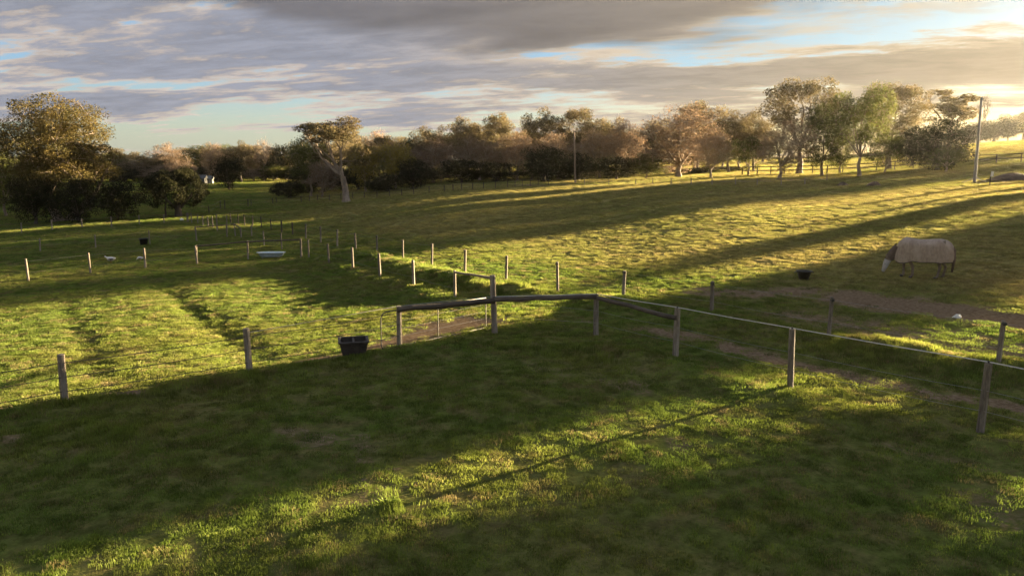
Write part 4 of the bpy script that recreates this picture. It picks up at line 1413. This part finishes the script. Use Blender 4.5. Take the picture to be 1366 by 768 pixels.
# ------------------------------------------------------------------ horse
def build_horse():
    x, y = ground_at(1229, 371)
    az = atan2(x, y)
    t = empty('horse', (x, y, float(zfull(x, y)) - .02), pi - az + radians(4), 'grazing pale horse in a brown rug, head down, right of the black tub', 'horse')
    # local +x is towards the head; x origin at the middle of the body
    X0 = -0.95
    nodes = []; edges = []

    def chain(lst, start=None):
        prev = start
        ids = []
        for (px_, py_, pz_, rx_, ry_) in lst:
            nodes.append(((px_ + X0, py_, pz_), (rx_, ry_)))
            i = len(nodes) - 1
            if prev is not None: edges.append((prev, i))
            prev = i; ids.append(i)
        return ids
    spine = chain([(.22, 0, 1.16, .27, .33), (.55, 0, 1.12, .29, .36), (.95, 0, 1.10, .30, .37), (1.35, 0, 1.12, .28, .36), (1.62, 0, 1.12, .23, .31),
                   (1.82, 0, 1.08, .15, .24), (1.97, 0, .93, .11, .19), (2.10, 0, .76, .09, .145), (2.18, 0, .62, .095, .125), (2.235, 0, .46, .085, .105), (2.275, 0, .30, .06, .068), (2.295, 0, .20, .055, .055)])
    for s in (-1, 1):
        fx = 0.0 if s < 0 else -.30     # front legs apart in the photograph
        chain([(1.60 + fx * .3, s * .15, .86, .11, .12), (1.60 + fx * .7, s * .14, .62, .062, .075), (1.585 + fx, s * .14, .44, .056, .062), (1.58 + fx, s * .14, .26, .043, .046), (1.57 + fx, s * .14, .12, .052, .052),
               (1.62 + fx, s * .14, .045, .052, .055)], spine[4])
        hx = 0.0 if s < 0 else .22
        chain([(.22 + hx * .3, s * .16, .85, .13, .17), (.30 + hx * .6, s * .15, .66, .075, .09), (.14 + hx, s * .14, .47, .058, .07), (.19 + hx, s * .14, .26, .044, .05), (.20 + hx, s * .14, .12, .052, .055),
               (.26 + hx, s * .14, .045, .054, .058)], spine[0])
    me = bpy.data.meshes.new('horse_body')
    me.from_pydata([n[0] for n in nodes], edges, [])
    me.update()
    tmp = bpy.data.objects.new('horse_skin', me); C.objects.link(tmp)
    sk = tmp.modifiers.new('s', 'SKIN'); sk.use_smooth_shade = True
    for i, n in enumerate(nodes):
        me.skin_vertices[0].data[i].radius = (n[1][0], n[1][1])
    me.skin_vertices[0].data[1].use_root = True
    ss = tmp.modifiers.new('u', 'SUBSURF'); ss.levels = 2; ss.render_levels = 2
    dg = bpy.context.evaluated_depsgraph_get()
    m2 = bpy.data.meshes.new_from_object(tmp.evaluated_get(dg))
    bpy.data.objects.remove(tmp, do_unlink=True)
    m2.materials.clear(); m2.materials.append(M['coat'])
    obj('body', m2, t)
    # rug: shell over back and flanks with an open front
    rings = []; inner = []
    n = 22
    LIFT = 0.07
    prof = [(-.05, 1.16, .15, .70), (-.03, 1.30, .24, .62), (.05, 1.42, .30, .60), (.18, 1.51, .335, .59), (.36, 1.56, .355, .60), (.60, 1.555, .365, .59), (.85, 1.525, .37, .585), (1.10, 1.51, .365, .59), (1.32, 1.53, .35, .585),
            (1.50, 1.575, .325, .56), (1.62, 1.57, .30, .53), (1.73, 1.50, .26, .50), (1.83, 1.38, .21, .50), (1.89, 1.25, .16, .54)]
    for i, (xx, zt, hw, zb) in enumerate(prof):
        ring = []; rin = []
        for k in range(n + 1):
            u = k / n * 2 - 1
            a = u * pi / 2
            # rounded back, near vertical flanks
            if abs(u) < .55:
                b_ = u / .55 * pi / 2
                yy = hw * sin(b_); zz_ = zt - (1 - cos(b_)) * .30
            else:
                v = (abs(u) - .55) / .45
                yy = math.copysign(hw * (1 + .05 * sin(v * 2.6) - .10 * v * v + (.02 + .05 * v) * sin(xx * 15 + v * 2 + u)), u)
                zz_ = (zt - .30) * (1 - v) + (zb + LIFT) * v + .022 * v * sin(xx * 11)
            ring.append((xx + X0, yy, zz_)); rin.append((xx + X0, yy * .96, zz_ - (.012 if abs(u) < .55 else 0)))
        rings.append(ring); inner.append(rin)
    mb = MB()
    mb.rings(rings, False); mb.rings(inner[::-1], False)
    mb.build('rug', M['rug'], t, True)
    # binding along both lower edges
    for side in (0, -1):
        mb = MB(); mb.tube([Vector(r[side]) for r in rings], .014, 5); mb.build('rug_binding', M['rugdark'], t)
    # rug chest and rump closings
    for idx, nm in ((-1, 'rug_chest'), (0, 'rug_rump')):
        r = rings[idx]
        cxx = sum(p[0] for p in r) / len(r) + (.05 if idx == -1 else -.03)
        rr_ = [[(p[0], p[1], p[2]) for p in r], [(cxx, p[1] * .6, p[2] * .9 + .1) for p in r], [(cxx, p[1] * .1, p[2] * .5 + .48) for p in r]]
        if idx == -1:
            rr_ = [[p for p in q] for q in rr_]
        mb = MB(); mb.rings(rr_, False); mb.build(nm, M['rug'], t, True)
    # dark neck cover, the shade on the neck put into its cloth colour
    path = [(1.78, 1.12, .165, .25), (1.92, 1.00, .13, .215), (2.04, .85, .11, .18), (2.13, .71, .10, .155)]
    rg = []
    for i, (xx, zc_, ry_, rz_) in enumerate(path):
        dvec = Vector((.62, 0, -.78))
        nrm = Vector((.78, 0, .62))
        rg.append([Vector((xx + X0, 0, zc_)) + nrm * rz_ * sin(a) + Vector((0, 1, 0)) * ry_ * cos(a) for a in [2 * pi * k / 16 for k in range(16)]])
    MB().rings(rg, True).build('neck_cover', M['neckcloth'], t, True)
    # pale face over the lower head
    hp = [(2.165, .655, .105, .128), (2.215, .52, .097, .118), (2.25, .40, .082, .098), (2.28, .29, .070, .078), (2.30, .205, .066, .068), (2.31, .165, .04, .04)]
    rg = [[Vector((xx + X0, 0, zc_)) + Vector((.95, 0, .3)).normalized() * rz_ * sin(a) + Vector((0, 1, 0)) * ry_ * cos(a) for a in [2 * pi * k / 14 for k in range(14)]] for xx, zc_, ry_, rz_ in hp]
    MB().rings(rg, True, False, True).build('face', M['facemask'], t, True)
    for s in (-1, 1):
        MB().tube([(2.20 + X0, s * .06, .74), (2.235 + X0, s * .075, .80), (2.25 + X0, s * .08, .86)], [.035, .03, .006], 6).build('ear', M['coat'], t)
        MB().tube([(2.262 + X0, s * .085, .485), (2.268 + X0, s * .10, .485)], [.016, .012], 8).build('eye', M['black'], t)
    # mane and tail
    mb = MB()
    for k in range(16):
        u = k / 15
        a = Vector((1.86 + .32 * u + X0 + .06, 0.0, 1.30 - .56 * u))
        mb.tube([a, a + Vector((.02, -.08, -.08)), a + Vector((-.02, -.13, -.2))], [.025, .02, .006], 4)
    mb.build('mane', M['rugdark'], t)
    mb = MB()
    for k in range(14):
        o_ = Vector((random.uniform(-.02, .02), random.uniform(-.05, .05), 0))
        mb.tube([Vector((.02 + X0, 0, 1.30)), Vector((-.08 + X0, 0, 1.15)) + o_, Vector((-.09 + X0, 0, .75)) + o_ * 1.5, Vector((-.05 + X0, 0, .30)) + o_ * 1.6], [.03, .03, .028, .006], 5)
    mb.build('tail', M['hairdark'], t, True)
    for s in (-1, 1):
        fx = 0.0 if s < 0 else -.30; hx = 0.0 if s < 0 else .22
        for cx_ in (1.63 + fx, .27 + hx):
            MB().tube([(cx_ + X0 + .02, s * .14, .0), (cx_ + X0 - .005, s * .14, .075)], [.068, .056], 10).build('hoof', M['hoof'], t, True)
    # girth strap hanging below
    MB().tube([(.95 + X0, -.30, .66), (1.05 + X0, 0, .60), (1.15 + X0, .30, .66)], .018, 5).build('rug_strap', M['rugdark'], t)


build_horse()

# ------------------------------------------------------------------ haze, also standing in for lens glare towards the sun
hm, t = new_mat('valley_haze')
pv_ = t.n('ShaderNodeVolumePrincipled', {'Color': (0.93, 0.92, 0.88), 'Density': HAZE_DENSITY, 'Anisotropy': 0.72})
t.n('ShaderNodeOutputMaterial', {'Volume': pv_.outputs[0]})
hz = MB().box((150, 190, 14.5), (900, 620, 40)).build('haze', hm)
tag(hz, 'warm evening haze over the whole pasture, added also for lens glare', 'haze', kind='stuff')
